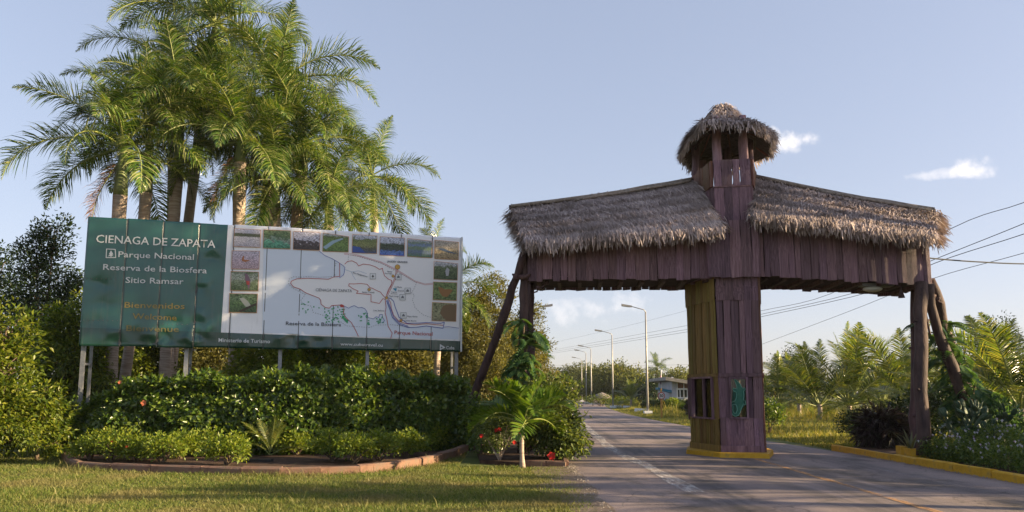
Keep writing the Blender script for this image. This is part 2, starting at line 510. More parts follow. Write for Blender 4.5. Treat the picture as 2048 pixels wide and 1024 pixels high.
def lane_line(name, pts, w, mat):
    V, F = [], []
    for i, (x, y) in enumerate(pts):
        ww = w * (1 + .25 * math.sin(i * 1.7))
        V += [(x - ww / 2, y, crown_z(x, y) + .006), (x + ww / 2, y, crown_z(x, y) + .006)]
    for i in range(len(pts) - 1): F.append((2 * i, 2 * i + 1, 2 * i + 3, 2 * i + 2))
    return obj(name, new_mesh(name, V, F, mat), road)


lane_line("white_line", [(2.95 - .1 * (y > 18) + max(0, y - 22) * .05, y) for y in np.arange(12.2, 62, 1.2)], .3, M['line_white'])
lane_line("orange_line", [(5.68 + (y - 10) * .025, y) for y in np.arange(5, 18.3, 1.1)], .13, M['line_orange'])
lane_line("edge_line", [(7.75 + .02 * (y - 15), y) for y in np.arange(12, 27, 1.2)], .16, M['line_edge'])

# ---- right-hand verge beyond the kerb, slightly higher
def slab(name, pts, z0, z1, mat, parent=None, **kw):
    mb = MB(); mb.quad_solid([(x, y, z0) for x, y in pts], [(x, y, z1) for x, y in pts])
    return mb.build(name, mat, parent, **kw)


slab("planting_bed", [(9.12, 9), (16, 9), (17, 19), (13, 21.5), (9.1, 21)], -.1, .1, M['soil'], kind="structure", label="dark soil bed behind the yellow kerb")
slab("soil_bed", [(p.x, p.y) for p in (G(127, 917), G(152, 929), G(300, 938), G(540, 943), G(700, 940), G(800, 932), G(880, 918), G(935, 903))] +
     [(-.9, 22.8), (-6, 22.0), (-11.6, 20.6)], -.1, .07, M['soil'], kind="structure", label="brown soil bed under the hedge")
slab("corner_bed", [(-.95, 20.5), (-.75, 17.6), (.2, 16.9), (1.15, 16.55), (1.28, 17.6), (1.28, 23.0), (-.95, 23)], -.1, .055, M['soil'], kind="structure", label="reddish soil bed at the road corner")

def dirt_edge():
    g = random.Random(2); V, F = [], []
    ys = np.arange(4, 17.2, .35)
    for i, y in enumerate(ys):
        V += [(.55 + .25 * math.sin(y * 1.3) * math.sin(y * .6 + 1) + g.uniform(-.08, .08), y, -.012), (1.0, y, .0), (1.36 + .04 * math.sin(y * 3.1) + g.uniform(-.03, .03), y, .0075)]
    for i in range(len(ys) - 1):
        q = i * 3; F += [(q, q + 1, q + 4, q + 3), (q + 1, q + 2, q + 5, q + 4)]
    obj("dirt_edge", new_mesh("dirt_edge", V, F, mat_surface("dusty_dirt", (.1, .07, .05), (.2, .15, .115), 5, .95, .6, 40, c3=(.09, .085, .04), lo=.3, hi=.7)), kind="structure", label="strip of dusty dirt between the lawn and the road")
    # grit and small stones along the road edge
    r2 = np.random.default_rng(4); n = 420
    y = r2.uniform(9, 17, n); x = 1.3 + r2.normal(0, .06, n); s = r2.uniform(.006, .022, n)
    y2 = r2.uniform(10, 20, 500); x2 = 8.95 - np.abs(r2.normal(0, .05, 500)); x = np.concatenate([x, x2]); y = np.concatenate([y, y2]); s = np.concatenate([s, r2.uniform(.006, .02, 500)])
    P = np.stack([x, y, .012 + s * .3], -1); n = len(P)
    T = np.array([[1, 0, 0], [-.5, .87, 0], [-.5, -.87, 0], [0, 0, 1.0]])
    V = (P[:, None] + T[None] * s[:, None, None] * r2.uniform(.6, 1.3, (n, 4, 1))).reshape(-1, 3)
    i = np.arange(n)[:, None] * 4
    F = np.concatenate([i + [0, 1, 3], i + [1, 2, 3], i + [2, 0, 3]], 0)
    obj("gravel", new_mesh("gravel", V, F, mat_surface("grit", (.16, .13, .11), (.34, .3, .26), 3, .9)), kind="stuff", label="loose grit along the road edges", cat="gravel")


dirt_edge()
# ---- kerbs made of single stones
kerb = empty("kerb", (9.05, 12, 0), kind="structure", label="yellow painted kerb along the planting bed")


def kerb_stone(mat, a, b, w, h, parent, name="kerb_stone", seed=0):
    g = random.Random(seed)
    a, b = Vector((a[0], a[1], 0)), Vector((b[0], b[1], 0))
    d = b - a; L = d.length; nrm = Vector((-d.y, d.x, 0)).normalized()
    V = []
    for s in (0.006, L - .006):
        for off, z in ((0, -.08), (w, -.08), (w, h), (w * .8, h + .012), (w * .2, h + .01), (0, h - .015)):
            V.append(Vector((s, off + g.uniform(-.008, .008), z + (g.uniform(-.012, .012) if z > 0 else 0))))
    F = [(5, 4, 3, 2, 1, 0), (6, 7, 8, 9, 10, 11)] + [(i, (i + 1) % 6, 6 + (i + 1) % 6, 6 + i) for i in range(6)]
    me = new_mesh(name, V, F, mat)
    loc = a - (parent.matrix_basis.translation if parent else Vector((0, 0, 0)))
    return obj(name, me, parent, loc=(loc.x, loc.y, 0), rot=(0, 0, math.atan2(d.y, d.x)))


ky = 8.0
kk = 0
while ky < 20.9:
    L_ = random.uniform(1.15, 1.5)
    kerb_stone(M['yellow'], (9.16, ky), (9.16 + random.uniform(-.015, .015), min(ky + L_, 21.2)), .16, .15 + random.uniform(-.012, .012), kerb, seed=kk)
    ky += L_; kk += 1

M['red_kerb'] = mat_surface("reddish_concrete", (.09, .048, .034), (.2, .115, .08), 4, .9, .5, 30, c3=(.17, .12, .09), lo=.3, hi=.7)
bed_border = empty("bed_border", (-5, 16, 0), label="low reddish concrete border curving round the hedge bed", cat="bed border")
path = [G(*p) for p in ((122, 915), (132, 928), (152, 936), (220, 941), (300, 944), (400, 947), (480, 949), (560, 950), (640, 949), (720, 946), (790, 940), (840, 932), (885, 922), (915, 913), (938, 903))]
path = [(p.x, p.y) for p in path]
for i in range(len(path) - 1):
    kerb_stone(M['red_kerb'], path[i], path[i + 1], .16, .13 + .07 * max(0, (i - 8) / 6) + random.uniform(-.01, .01), bed_border, "border_stone", 50 + i)
corner_border = empty("corner_border", (1.2, 16.7, 0), label="short ochre concrete border beside the hibiscus at the road edge", cat="bed border")
for i, (a, b) in enumerate((((.25, 16.82), (.75, 16.66)), ((.75, 16.66), (1.17, 16.5)), ((1.25, 16.55), (1.3, 17.6)), ((1.3, 17.6), (1.32, 18.9)))):
    kerb_stone(M['red_kerb'], a, b, .13, .1, corner_border, "border_stone", 90 + i)

# small yellow blocks round the right gate posts
for lab, p0, p1, Y, d, z0, z1 in (("yellow painted concrete block in front of the right gate posts", 1821, 1880, 17.6, .34, .02, .3),
                                  ("short yellow concrete block behind the kerb just left of the gate posts", 1803, 1822, 18.1, .3, .02, .33),
                                  ("small yellow concrete block beside the white flower bed", 1900, 1922, 17.1, .3, .02, .3)):
    a, b = W(p0, 915, Y), W(p1, 915, Y)
    mb = MB(); mb.quad_solid([(0, 0, z0), (b.x - a.x, -.18, z0), (b.x - a.x + .05, d, z0), (.03, d, z0)], [(0.01, 0.01, z1), (b.x - a.x - .01, -.17, z1 - .02), (b.x - a.x + .04, d, z1 - .01), (.03, d, z1)])
    o = mb.build("concrete_block", M['yellow'], loc=(a.x, Y, 0)); tag(o, lab, "block")


# ---- grass blades
def blades(P, H, Wd, lean, g):
    n = len(P)
    az = g.uniform(0, 2 * np.pi, n); la = g.uniform(0, 2 * np.pi, n)
    side = np.stack([np.cos(az), np.sin(az), np.zeros(n)], -1) * Wd[:, None] / 2
    ld = np.stack([np.cos(la), np.sin(la), np.zeros(n)], -1) * (lean * H * g.uniform(.3, 1.3, n))[:, None]
    up = np.zeros((n, 3)); up[:, 2] = H
    mid = P + up * .55 + ld * .3
    tip = P + up + ld
    V = np.stack([P - side, P + side, mid + side * .75, mid - side * .75, tip], 1).reshape(-1, 3)
    i = np.arange(n)[:, None] * 5
    F = np.concatenate([i + [0, 1, 2], i + [0, 2, 3], i + [3, 2, 4]], 0)
    return V, F


def lawn():
    g = np.random.default_rng(11)
    n = 270000
    # denser near the camera
    y = 9.2 + (21.0 - 9.2) * g.uniform(0, 1, n) ** 1.25
    x = -(y * .78 + .5) + (y * .78 + .5 + 1.34) * g.uniform(0, 1, n)
    bx = np.array([p[0] for p in path]); by = np.array([p[1] for p in path])
    lim = np.interp(x, bx, by, left=20.8, right=16.8)
    lim = np.where(x > -.95, 16.8 - (x > .2) * .25, lim)
    edge = 1.12 - .16 * np.sin(y * 2.3) * np.sin(y * .9 + 1) - .12 * np.sin(y * 5.1 + 2) * np.sin(y * 1.7) + .1 * g.normal(size=len(x))
    keep = (y < lim - .02) & (x < edge)
    x, y = x[keep], y[keep]
    h0 = np.sin(x * 1.3 + 2 * np.sin(y * .7)) * np.sin(y * 1.7 + x * .4)
    H = (.022 + .02 * (h0 + 1) / 2) * g.lognormal(0, .35, len(x))
    tall = g.uniform(0, 1, len(x)) < .012
    H[tall] *= 2.4
    near = np.abs(y - np.interp(x, bx, by, left=30, right=30)) < .25
    H[near] *= 1.7
    P = np.stack([x, y, np.full(len(x), -.02)], -1)
    V, F = blades(P, H, .008 + .005 * g.uniform(0, 1, len(x)), .9, g)
    obj("lawn_grass", new_mesh("lawn_grass", V, F, M['lawn']), kind="stuff", label="short mown lawn in front of the hedge", cat="grass")
    # rough grass at the right of the road and behind
    n = 90000
    y = 22 + 60 * g.uniform(0, 1, n) ** 1.5
    a = np.array([road_edges(v)[1] for v in y]); a = np.where(y < 30, np.maximum(a, 9.2), a)
    x = a + .1 + (6 + y * .45) * g.uniform(0, 1, n) ** 1.2
    clump = (np.sin(x * 1.1 + np.sin(y * .8) * 2) * np.sin(y * .9 + x * .3) + 1) / 2
    off = x - a
    H = (.06 + .14 * clump * np.clip(off / 3, 0, 1) + np.where((off > 9) & (clump > .5), .22, 0)) * g.lognormal(0, .35, n)
    P = np.stack([x, y, np.full(n, -.03)], -1)
    V, F = blades(P, H, .016 + .02 * g.uniform(0, 1, n), .7, g)
    obj("verge_grass", new_mesh("verge_grass", V, F, M['field']), kind="stuff", label="sunny yellow green grass beyond the road on the right", cat="grass")
    # taller weeds round the speed sign and far verge
    n = 42000
    y = g.uniform(50, 100, n)
    a = np.array([road_edges(v)[1] for v in y])
    x = a + .9 + (6 + (y - 50) * .2) * g.uniform(0, 1, n)
    clump = (np.sin(x * 1.7 + np.sin(y * .5) * 2) * np.sin(y * .6 + x * .5) + 1) / 2
    H = (.1 + .55 * clump ** 1.5 * np.clip((x - a - 1.4) / 1.5, 0, 1)) * g.lognormal(0, .3, n)
    P = np.stack([x, y, np.full(n, -.03)], -1)
    V, F = blades(P, H, .03 + .03 * g.uniform(0, 1, n), .5, g)
    obj("roadside_weeds", new_mesh("roadside_weeds", V, F, M['field']), kind="stuff", label="tall pale weeds round the speed sign", cat="weeds")


lawn()
# ================================================================== the entrance gate
def gy(px): return 19.55 - (px - 1057) * 1.3 / 801.0          # distance of the gate's front line


def GP(px, py, dy=0.0): return W(px, py, gy(px) + dy)


gate = empty("entrance_gate", (6.0, 20.2, 0), label="brown wooden entrance gate with thatched wings and central lookout tower", cat="gate")
GO = Vector((6.0, 20.2, 0))


def plank_variants(n=12):
    out = []
    for k in range(n):
        g = random.Random(100 + k)
        seg = 5
        V, F = [], []
        for i in range(seg + 1):
            z = i / seg
            a = -.5 + g.uniform(-.09, .05); b = .5 + g.uniform(-.05, .09)
            if i in (0, seg):
                za = z + g.uniform(-.012, .012); zb = z + g.uniform(-.012, .012)
            else: za = zb = z
            bow = g.uniform(-.12, .12)
            V += [(a, .5, za), (b, .5, zb), (b, -.42 + bow, zb), ((a + b) / 2, -.5 + bow, (za + zb) / 2), (a, -.42 + bow, za)]
        for i in range(seg):
            q = i * 5
            for j in range(5):
                F.append((q + j, q + (j + 1) % 5, q + 5 + (j + 1) % 5, q + 5 + j))
        F += [(4, 3, 2, 1, 0), tuple(seg * 5 + j for j in range(5))]
        out.append((V, F))
    return out


PV = plank_variants()
PLANK = {}


def plank_mesh(matname, k):
    if (matname, k) not in PLANK:
        V, F = PV[k]
        me = new_mesh("plank", V, F, M[matname])
        bm_ = bmesh.new(); bm_.from_mesh(me); bmesh.ops.recalc_face_normals(bm_, faces=bm_.faces); bm_.to_mesh(me); bm_.free()
        PLANK[(matname, k)] = me
    return PLANK[(matname, k)]


def plank_wall(parent, a, b, z0a, z0b, z1a, z1b, width, matname, g, proud=.0, thick=.05, ragged=.05, skip=(), gap=.012):
    """vertical boards from a to b (2-D points, outside on the right-hand side when walking a->b is -normal)"""
    a, b = Vector((a[0], a[1])), Vector((b[0], b[1]))
    d = b - a; L = d.length; ang = math.atan2(d.y, d.x)
    nrm = Vector((d.y, -d.x)).normalized()           # outward (towards the camera for left->right)
    s = 0.0
    while s < L - .02:
        w = min(g.uniform(.7, 1.3) * width, L - s)
        if L - s - w < width * .4: w = L - s
        m = s + w / 2; f = m / L
        z0 = z0a + (z0b - z0a) * f + g.uniform(-ragged, ragged * .4); z1 = z1a + (z1b - z1a) * f + g.uniform(-.01, .02)
        if not any(lo < f < hi for lo, hi in skip):
            off = proud + g.uniform(0, .022)
            c = a + d.normalized() * m + nrm * off
            o = obj("plank", plank_mesh(matname, g.randrange(len(PV))), parent,
                    loc=(c.x - GO.x, c.y - GO.y, z0), rot=(g.uniform(-.006, .006), g.uniform(-.012, .012), ang + g.uniform(-.02, .02)),
                    scale=(w - gap, thick * g.uniform(.8, 1.2), z1 - z0))
        s += w


def part(name): 
    o = bpy.data.objects.new(name, None); o.empty_display_size = .1
    return put(o, gate)


def gloc(v): return (v[0] - GO.x, v[1] - GO.y, v[2])


def gbox(name, lo, hi, mat, parent=None):
    """prism between two polygons in world coordinates"""
    mb = MB(); mb.quad_solid([gloc(p) for p in lo], [gloc(p) for p in hi])
    o = mb.build(name, mat, parent or gate)
    return o


M['ridge_wood'] = mat_surface("weathered_pole", (.16, .13, .11), (.34, .29, .25), 5, .85, .5, 20, (2, 2, 2))
gr = random.Random(5)
ZI = .13
# tower footprint (lower)
FL = GP(1435, 700); FR = GP(1520, 700)
FL, FR = Vector((FL.x, FL.y)), Vector((FR.x, FR.y))
BL = FL + Vector((-.36, 1.5)); BR = FR + Vector((.48, 1.42))
BL2 = BL + Vector((.3, .9)); BR2 = BR + Vector((-.35, .95))
zA = W(1480, 751, FL.y).z; zB = W(1480, 601, FL.y).z; zC = W(1480, 556, FL.y).z; zD = W(1480, 446, FL.y).z
zE = W(1470, 374, FL.y).z; zF = W(1470, 321, FL.y).z

# window rectangles on the lower level, as fractions
w_f0, w_f1 = (1457 - 1436) / 86.0, (1493 - 1436) / 86.0
zw0, zw1 = W(1475, 836, FL.y).z, W(1475, 756, FL.y).z


def hexa(inset, z):
    c = (FL + FR + BL + BR + BL2 + BR2) / 6
    out = []
    for p in (FL, FR, BR, BR2, BL2, BL):
        v = p - c
        q = c + v * (1 - inset / v.length)
        out.append((q.x, q.y, z))
    return out


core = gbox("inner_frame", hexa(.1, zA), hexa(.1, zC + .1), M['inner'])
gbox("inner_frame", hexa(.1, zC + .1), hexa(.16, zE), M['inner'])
# island the tower stands on
isl = [G(1372, 909), G(1440, 917), G(1540, 919), G(1548, 910)]
isl = [(p.x, p.y) for p in isl] + [(BR.x + .12, BR.y + .2), (BR2.x + .1, BR2.y + .15), (BL2.x - .1, BL2.y + .15), (BL.x - .08, BL.y + .3)]
ic = Vector((sum(p[0] for p in isl) / len(isl), sum(p[1] for p in isl) / len(isl)))
lo = [(p[0], p[1], -.05) for p in isl]; hi = [(ic.x + (p[0] - ic.x) * .985, ic.y + (p[1] - ic.y) * .985, ZI) for p in isl]
gbox("island_base", lo, hi, M['yellow'])

lower = part("booth_wall")
faces = [(BL, FL, 'wood_ochre'), (FL, FR, 'wood'), (FR, BR, 'wood_rust'), (BR, BR2, 'wood'), (BR2, BL2, 'wood'), (BL2, BL, 'wood_ochre')]
# left face: boards under the window, posts beside it; glazing both sides
zl0 = .95
plank_wall(lower, BL, FL, ZI, ZI, zl0 + .0, zl0, .13, 'wood_ochre', gr, thick=.05, ragged=.0, gap=.05)
plank_wall(lower, BL, BL + (FL - BL) * .13, zl0, zl0, zA, zA, .16, 'wood', gr, ragged=0)
plank_wall(lower, BL + (FL - BL) * .85, FL, zl0, zl0, zA, zA, .15, 'wood_ochre', gr, ragged=0)
# front face: below, beside and above the crocodile window
plank_wall(lower, FL, FR, ZI, ZI, zw0, zw0, .17, 'wood', gr, ragged=0, gap=.008)
plank_wall(lower, FL, FL + (FR - FL) * w_f0, zw0, zw0, zA, zA, .15, 'wood', gr, ragged=0, gap=.008)
plank_wall(lower, FL + (FR - FL) * w_f1, FR, zw0, zw0, zA, zA, .15, 'wood', gr, ragged=0, gap=.008)
plank_wall(lower, FR, BR, ZI, ZI, zA, zA, .18, 'wood_rust', gr, ragged=0, gap=.008)
for a, b, mname in ((BR, BR2, 'wood'), (BL2, BL, 'wood_ochre')):
    plank_wall(lower, a, b, ZI, ZI, .9, .9, .18, mname, gr, ragged=0, gap=.008)
plank_wall(lower, BR2, BL2, ZI, ZI, 1.0, 1.0, .18, 'wood', gr, ragged=0, gap=.008)
plank_wall(lower, BR2, BR2 + (BL2 - BR2) * .12, 1.0, 1.0, zA, zA, .18, 'wood', gr, ragged=0, gap=.008)
plank_wall(lower, BR2 + (BL2 - BR2) * .9, BL2, 1.0, 1.0, zA, zA, .18, 'wood', gr, ragged=0, gap=.008)


def beam_between(name, a, b, z0, z1, out, back, mat, parent):
    a, b = Vector((a[0], a[1])), Vector((b[0], b[1]))
    d = (b - a).normalized(); nrm = Vector((d.y, -d.x))
    P = [a + nrm * out, b + nrm * out, b - nrm * back, a - nrm * back]
    mb = MB(); mb.quad_solid([gloc((p.x, p.y, z0)) for p in P], [gloc((p.x, p.y, z1)) for p in P])
    return mb.build(name, mat, parent)


for a, b, mname in faces:
    beam_between("ledge", a, b, zA - .035, zA + .055, .075, .03, M[mname], gate)
    beam_between("skirting_board", a, b, ZI - .002, ZI + .16, .062, .0, M[mname], gate)

M['glass'] = mat_plain("window_glass", (.02, .03, .03), .08, 0, .6)


def glass_mat():
    m = bpy.data.materials.new("booth_glass"); m.use_nodes = True
    n, l = nodes_of(m); out = n["Material Output"]; n.remove(n["Principled BSDF"])
    t = n.new("ShaderNodeBsdfTransparent"); t.inputs[0].default_value = (.8, .86, .82, 1)
    g = n.new("ShaderNodeBsdfGlossy"); g.inputs["Roughness"].default_value = .02
    f = n.new("ShaderNodeFresnel"); f.inputs[0].default_value = 1.5
    mx = n.new("ShaderNodeMixShader")
    l.new(f.outputs[0], mx.inputs[0]); l.new(t.outputs[0], mx.inputs[1]); l.new(g.outputs[0], mx.inputs[2]); l.new(mx.outputs[0], out.inputs[0])
    return m


M['clear'] = glass_mat()
M['croc'] = mat_surface("crocodile_paint", (.012, .1, .065), (.025, .14, .095), 9, .5)
M['croc_line'] = mat_plain("crocodile_outline", (.2, .45, .36), .5)


def window(a, b, f0, f1, z0, z1, mull, name="window"):
    a, b = Vector((a[0], a[1])), Vector((b[0], b[1]))
    p0, p1 = a + (b - a) * f0, a + (b - a) * f1
    d = (p1 - p0); L = d.length; ang = math.atan2(d.y, d.x)
    root = bpy.data.objects.new(name, None); root.location = gloc((p0.x, p0.y, z0)); root.rotation_euler = (0, 0, ang); put(root, gate)
    H = z1 - z0; t = .035
    for bx in (((-.01, -.085, -.02), (t, .03, H + .02)), ((L - t, -.085, -.02), (L + .01, .03, H + .02)), ((t, -.083, -.02), (L - t, .03, t - .01)), ((t, -.083, H - t + .01), (L - t, .03, H + .02))):
        MB().box(*bx).build("window_frame", M['wood'], root)
    if mull:
        for f in mull: MB().box((L * f - .03, -.06, t - .01), (L * f + .03, .01, H - t + .01)).build("mullion", M['wood'], root)
    MB().box((t, -.006, t - .01), (L - t, .0, H - t + .01)).build("pane", M['clear'], root)
    return root, L, H


wf, Lf, Hf = window(FL, FR, w_f0, w_f1, zw0, zw1, None)
wl_, _, _ = window(BL, FL, .13, .85, zl0, zA - .04, (.55,))
window(BR2, BL2, .12, .9, 1.0, zA - .04, (.5,))
window(BR, BR2, .05, .95, .9, zA - .04, (.5,))
window(BL2, BL, .05, .95, .9, zA - .04, (.5,))
# back window is seen through: keep the booth hollow (inner_frame starts above)
# dark plywood half behind the crocodile (left side of pane is dark in the photo)
CP = [(352, 550), (362, 552), (376, 566), (386, 578), (391, 590), (399, 601), (408, 597), (414, 604), (403, 616), (404, 640), (400, 664), (411, 670), (413, 690), (406, 692), (401, 684), (394, 697),
      (386, 712), (380, 732), (370, 749), (351, 756), (336, 746), (329, 724), (333, 699), (337, 694), (341, 700), (338, 722), (345, 737), (356, 739), (363, 722), (363, 704), (359, 691), (346, 689), (335, 691), (333, 684), (337, 675), (350, 672), (358, 660), (364, 641), (362, 622), (350, 617), (343, 607), (346, 598), (357, 601), (366, 604), (366, 588), (359, 570)]
cx = [(1340 + x / 2.769, 560 + y / 2.769) for x, y in CP]
pts = []
for x, y in cx:
    fx = (x - 1457.0) / (1493 - 1457.0); fz = (836.0 - y) / (836 - 756.0)
    pts.append((fx * Lf, fz * Hf))


def flat_poly(name, pts2, y, mat, parent, th=.004):
    """thin plate of any outline in the xz plane"""
    bm_ = bmesh.new()
    vs = [bm_.verts.new((x, y, z)) for x, z in pts2]
    f = bm_.faces.new(vs)
    bmesh.ops.triangulate(bm_, faces=[f])
    if th:
        r_ = bmesh.ops.extrude_face_region(bm_, geom=list(bm_.faces))
        for v in [e for e in r_['geom'] if isinstance(e, bmesh.types.BMVert)]: v.co.y += th
    bmesh.ops.recalc_face_normals(bm_, faces=bm_.faces)
    me = bpy.data.meshes.new(name); bm_.to_mesh(me); bm_.free(); me.materials.append(mat)
    return obj(name, me, parent)


flat_poly("painted_crocodile", pts, -.018, M['croc'], wf)
ol = MB(); q3 = [Vector((x, -.02, z)) for x, z in pts]
ol.tube(q3 + [q3[0]], .0065, 4, False)
ol.build("crocodile_outline", M['croc_line'], wf)

# upper levels
mid = part("tower_wall")
for (a, b, mname) in faces:
    plank_wall(mid, a, b, zA + .05, zA + .05, zB + .03, zB + .03, .14 if mname == 'wood_ochre' else .2, mname, gr, proud=.01, ragged=.0, gap=.04 if mname == 'wood_ochre' else .016)
    plank_wall(mid, a, b, zB, zB, zC + .08, zC + .08, .2, mname, gr, proud=.035, ragged=.02, gap=.008)
# block at wing height, wider than the shaft and proud of the wings
ML, MR_ = GP(1417, 500, -.2), GP(1517, 500, -.2)
ML, MR_ = Vector((ML.x, ML.y)), Vector((MR_.x, MR_.y))
plank_wall(mid, ML, MR_, zC - .02, zC - .02, zD, zD, .25, 'wood', gr, proud=.0, thick=.06, ragged=.02, gap=.02)
plank_wall(mid, MR_, BR + Vector((.0, -.2)), zC, zC, zD, zD, .25, 'wood', gr)
plank_wall(mid, BL + Vector((-.05, -.2)), ML, zC, zC, zD, zD, .25, 'wood', gr)
# narrower look-out
TL, TR = GP(1429, 400, -.05), GP(1503, 400, -.05)
TL, TR = Vector((TL.x, TL.y)), Vector((TR.x, TR.y))
TBL = GP(1385, 360, 1.45); TBR = GP(1500, 360, 1.45)
TBL = Vector((TBL.x, TBL.y)); TBR = TR + Vector((.55, 1.35))
TB2L, TB2R = TBL + Vector((.5, 1.2)), TBR + Vector((-.3, 1.2))
zG = zF - .02
tfaces = [(TBL, TL, 'wood_rust'), (TL, TR, 'wood'), (TR, TBR, 'wood_rust'), (TBR, TB2R, 'wood'), (TB2R, TB2L, 'wood'), (TB2L, TBL, 'wood')]
look = part("lookout_wall")
for i, (a, b, mname) in enumerate(tfaces):
    plank_wall(look, a, b, zD - .1, zD - .1, zE + .01, zE + .01, .25, 'wood' if i else 'wood', gr, proud=.0, ragged=.0, gap=.012)
    plank_wall(look, a, b, zE, zE, zG, zG, .24, mname, gr, proud=.03, ragged=.0, gap=.018)
    if i in (1,): beam_between("ledge", a, b, zE - .03, zE + .03, .055, .0, M['wood'], gate)
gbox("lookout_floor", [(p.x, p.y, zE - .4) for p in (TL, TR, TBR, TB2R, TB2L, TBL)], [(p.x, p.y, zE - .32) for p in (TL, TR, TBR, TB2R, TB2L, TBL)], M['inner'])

# lookout posts carrying the little roof
zEave = 8.45
tposts = [TL + Vector((.14, .12)), TR + Vector((-.12, .12)), TBR + Vector((-.12, -.05)), TB2R + Vector((-.1, -.1)), TB2L + Vector((.1, -.1)), TBL + Vector((.1, .02))]
for i, p in enumerate(tposts):
    g = random.Random(i)
    mb = MB(); n_ = 6
    ptsz = [gloc((p.x + g.uniform(-.02, .02), p.y + g.uniform(-.02, .02), zE - .3 + (zEave + .45 - zE + .3) * k / n_)) for k in range(n_ + 1)]
    mb.tube(ptsz, [.105 + g.uniform(-.015, .02) for _ in ptsz], 9)
    mb.build("roof_post", M['wood'], gate, True)

# ---- thatch -----------------------------------------------------------
def thatch_blades(tri_pts, n, g, length=(.22, .45), width=(.012, .03), lift=.05, eave_dir=None):
    """strands lying down the slope over a bilinear patch: tri_pts = ridge0, ridge1, eave1, eave0"""
    r0, r1, e1, e0 = [np.array(p, dtype=float) for p in tri_pts]
    u = g.uniform(0, 1, n); v = g.uniform(0, 1, n) ** .85
    wob = .05 * np.sin(u * 41) + .035 * np.sin(u * 97 + 1) + .03 * np.sin(u * 17 + 2)
    top = r0 + (r1 - r0) * u[:, None]; bot = e0 + (e1 - e0) * u[:, None]
    P = top + (bot - top) * v[:, None]
    down = unit(bot - top)
    ridge_d = unit((r1 - r0)[None])
    nrm = unit(np.cross(ridge_d, down)); nrm = np.where(nrm[:, 2:3] < 0, -nrm, nrm)
    side = np.repeat(ridge_d, n, 0)
    L = g.uniform(*length, n) * (1 + .25 * np.sin(u * 31 + v * 9))
    d = unit(down + side * g.normal(0, .22, n)[:, None] + nrm * (g.normal(.07, .13, n) * (lift / .05))[:, None] + np.array([0, 0, -1]) * (.25 * v ** 4)[:, None])
    course = (v * 5.0 + .12 * np.sin(u * 23) + .08 * np.sin(u * 61)) % 1.0
    P = P + nrm * (g.uniform(0, .06, n) + .075 * course)[:, None] - down * L[:, None] * .35 + down * (wob * (v > .86))[:, None]
    return strands(P, d, nrm, L, g.uniform(*width, n), g)


def strands(P, d, nrm, L, w, g):
    n = len(P)
    s = unit(np.cross(d, nrm) + rand_dirs(n, g) * .35) * w[:, None] / 2
    tip = P + d * L[:, None]
    mid = P + d * (L * .6)[:, None] + nrm * (.02 * g.normal(size=n))[:, None]
    V = np.stack([P - s, P + s, mid + s, mid - s, tip + s * .3, tip - s * .3], 1).reshape(-1, 3)
    i = np.arange(n)[:, None] * 6
    F = np.concatenate([i + [0, 1, 2, 3], i + [3, 2, 4, 5]], 0)
    return V, F


def eave_fringe(e0, e1, n, g, down=(0, -.25, -1), length=(.12, .36)):
    e0, e1 = np.array(e0, float), np.array(e1, float)
    u = g.uniform(0, 1, n)
    clump = .6 + .25 * np.sin(u * 37 + 1) + .2 * np.sin(u * 83) + .15 * np.sin(u * 151)
    P = e0 + (e1 - e0) * u[:, None] + g.normal(0, 1, (n, 3)) * [.02, .09, .05]
    d = unit(np.array(down, float)[None] + g.normal(0, .16, (n, 3)))
    L = g.uniform(*length, n) * np.clip(clump, .3, 1.2)
    nrm = np.repeat(unit(np.array([[0., -1., .2]])), n, 0)
    return strands(P, d, nrm, L, g.uniform(.015, .034, n), g)


def merge(parts):
    V, F, o = [], [], 0
    for v, f in parts:
        V.append(v); F.append(f + o); o += len(v)
    return np.concatenate(V), np.concatenate(F)


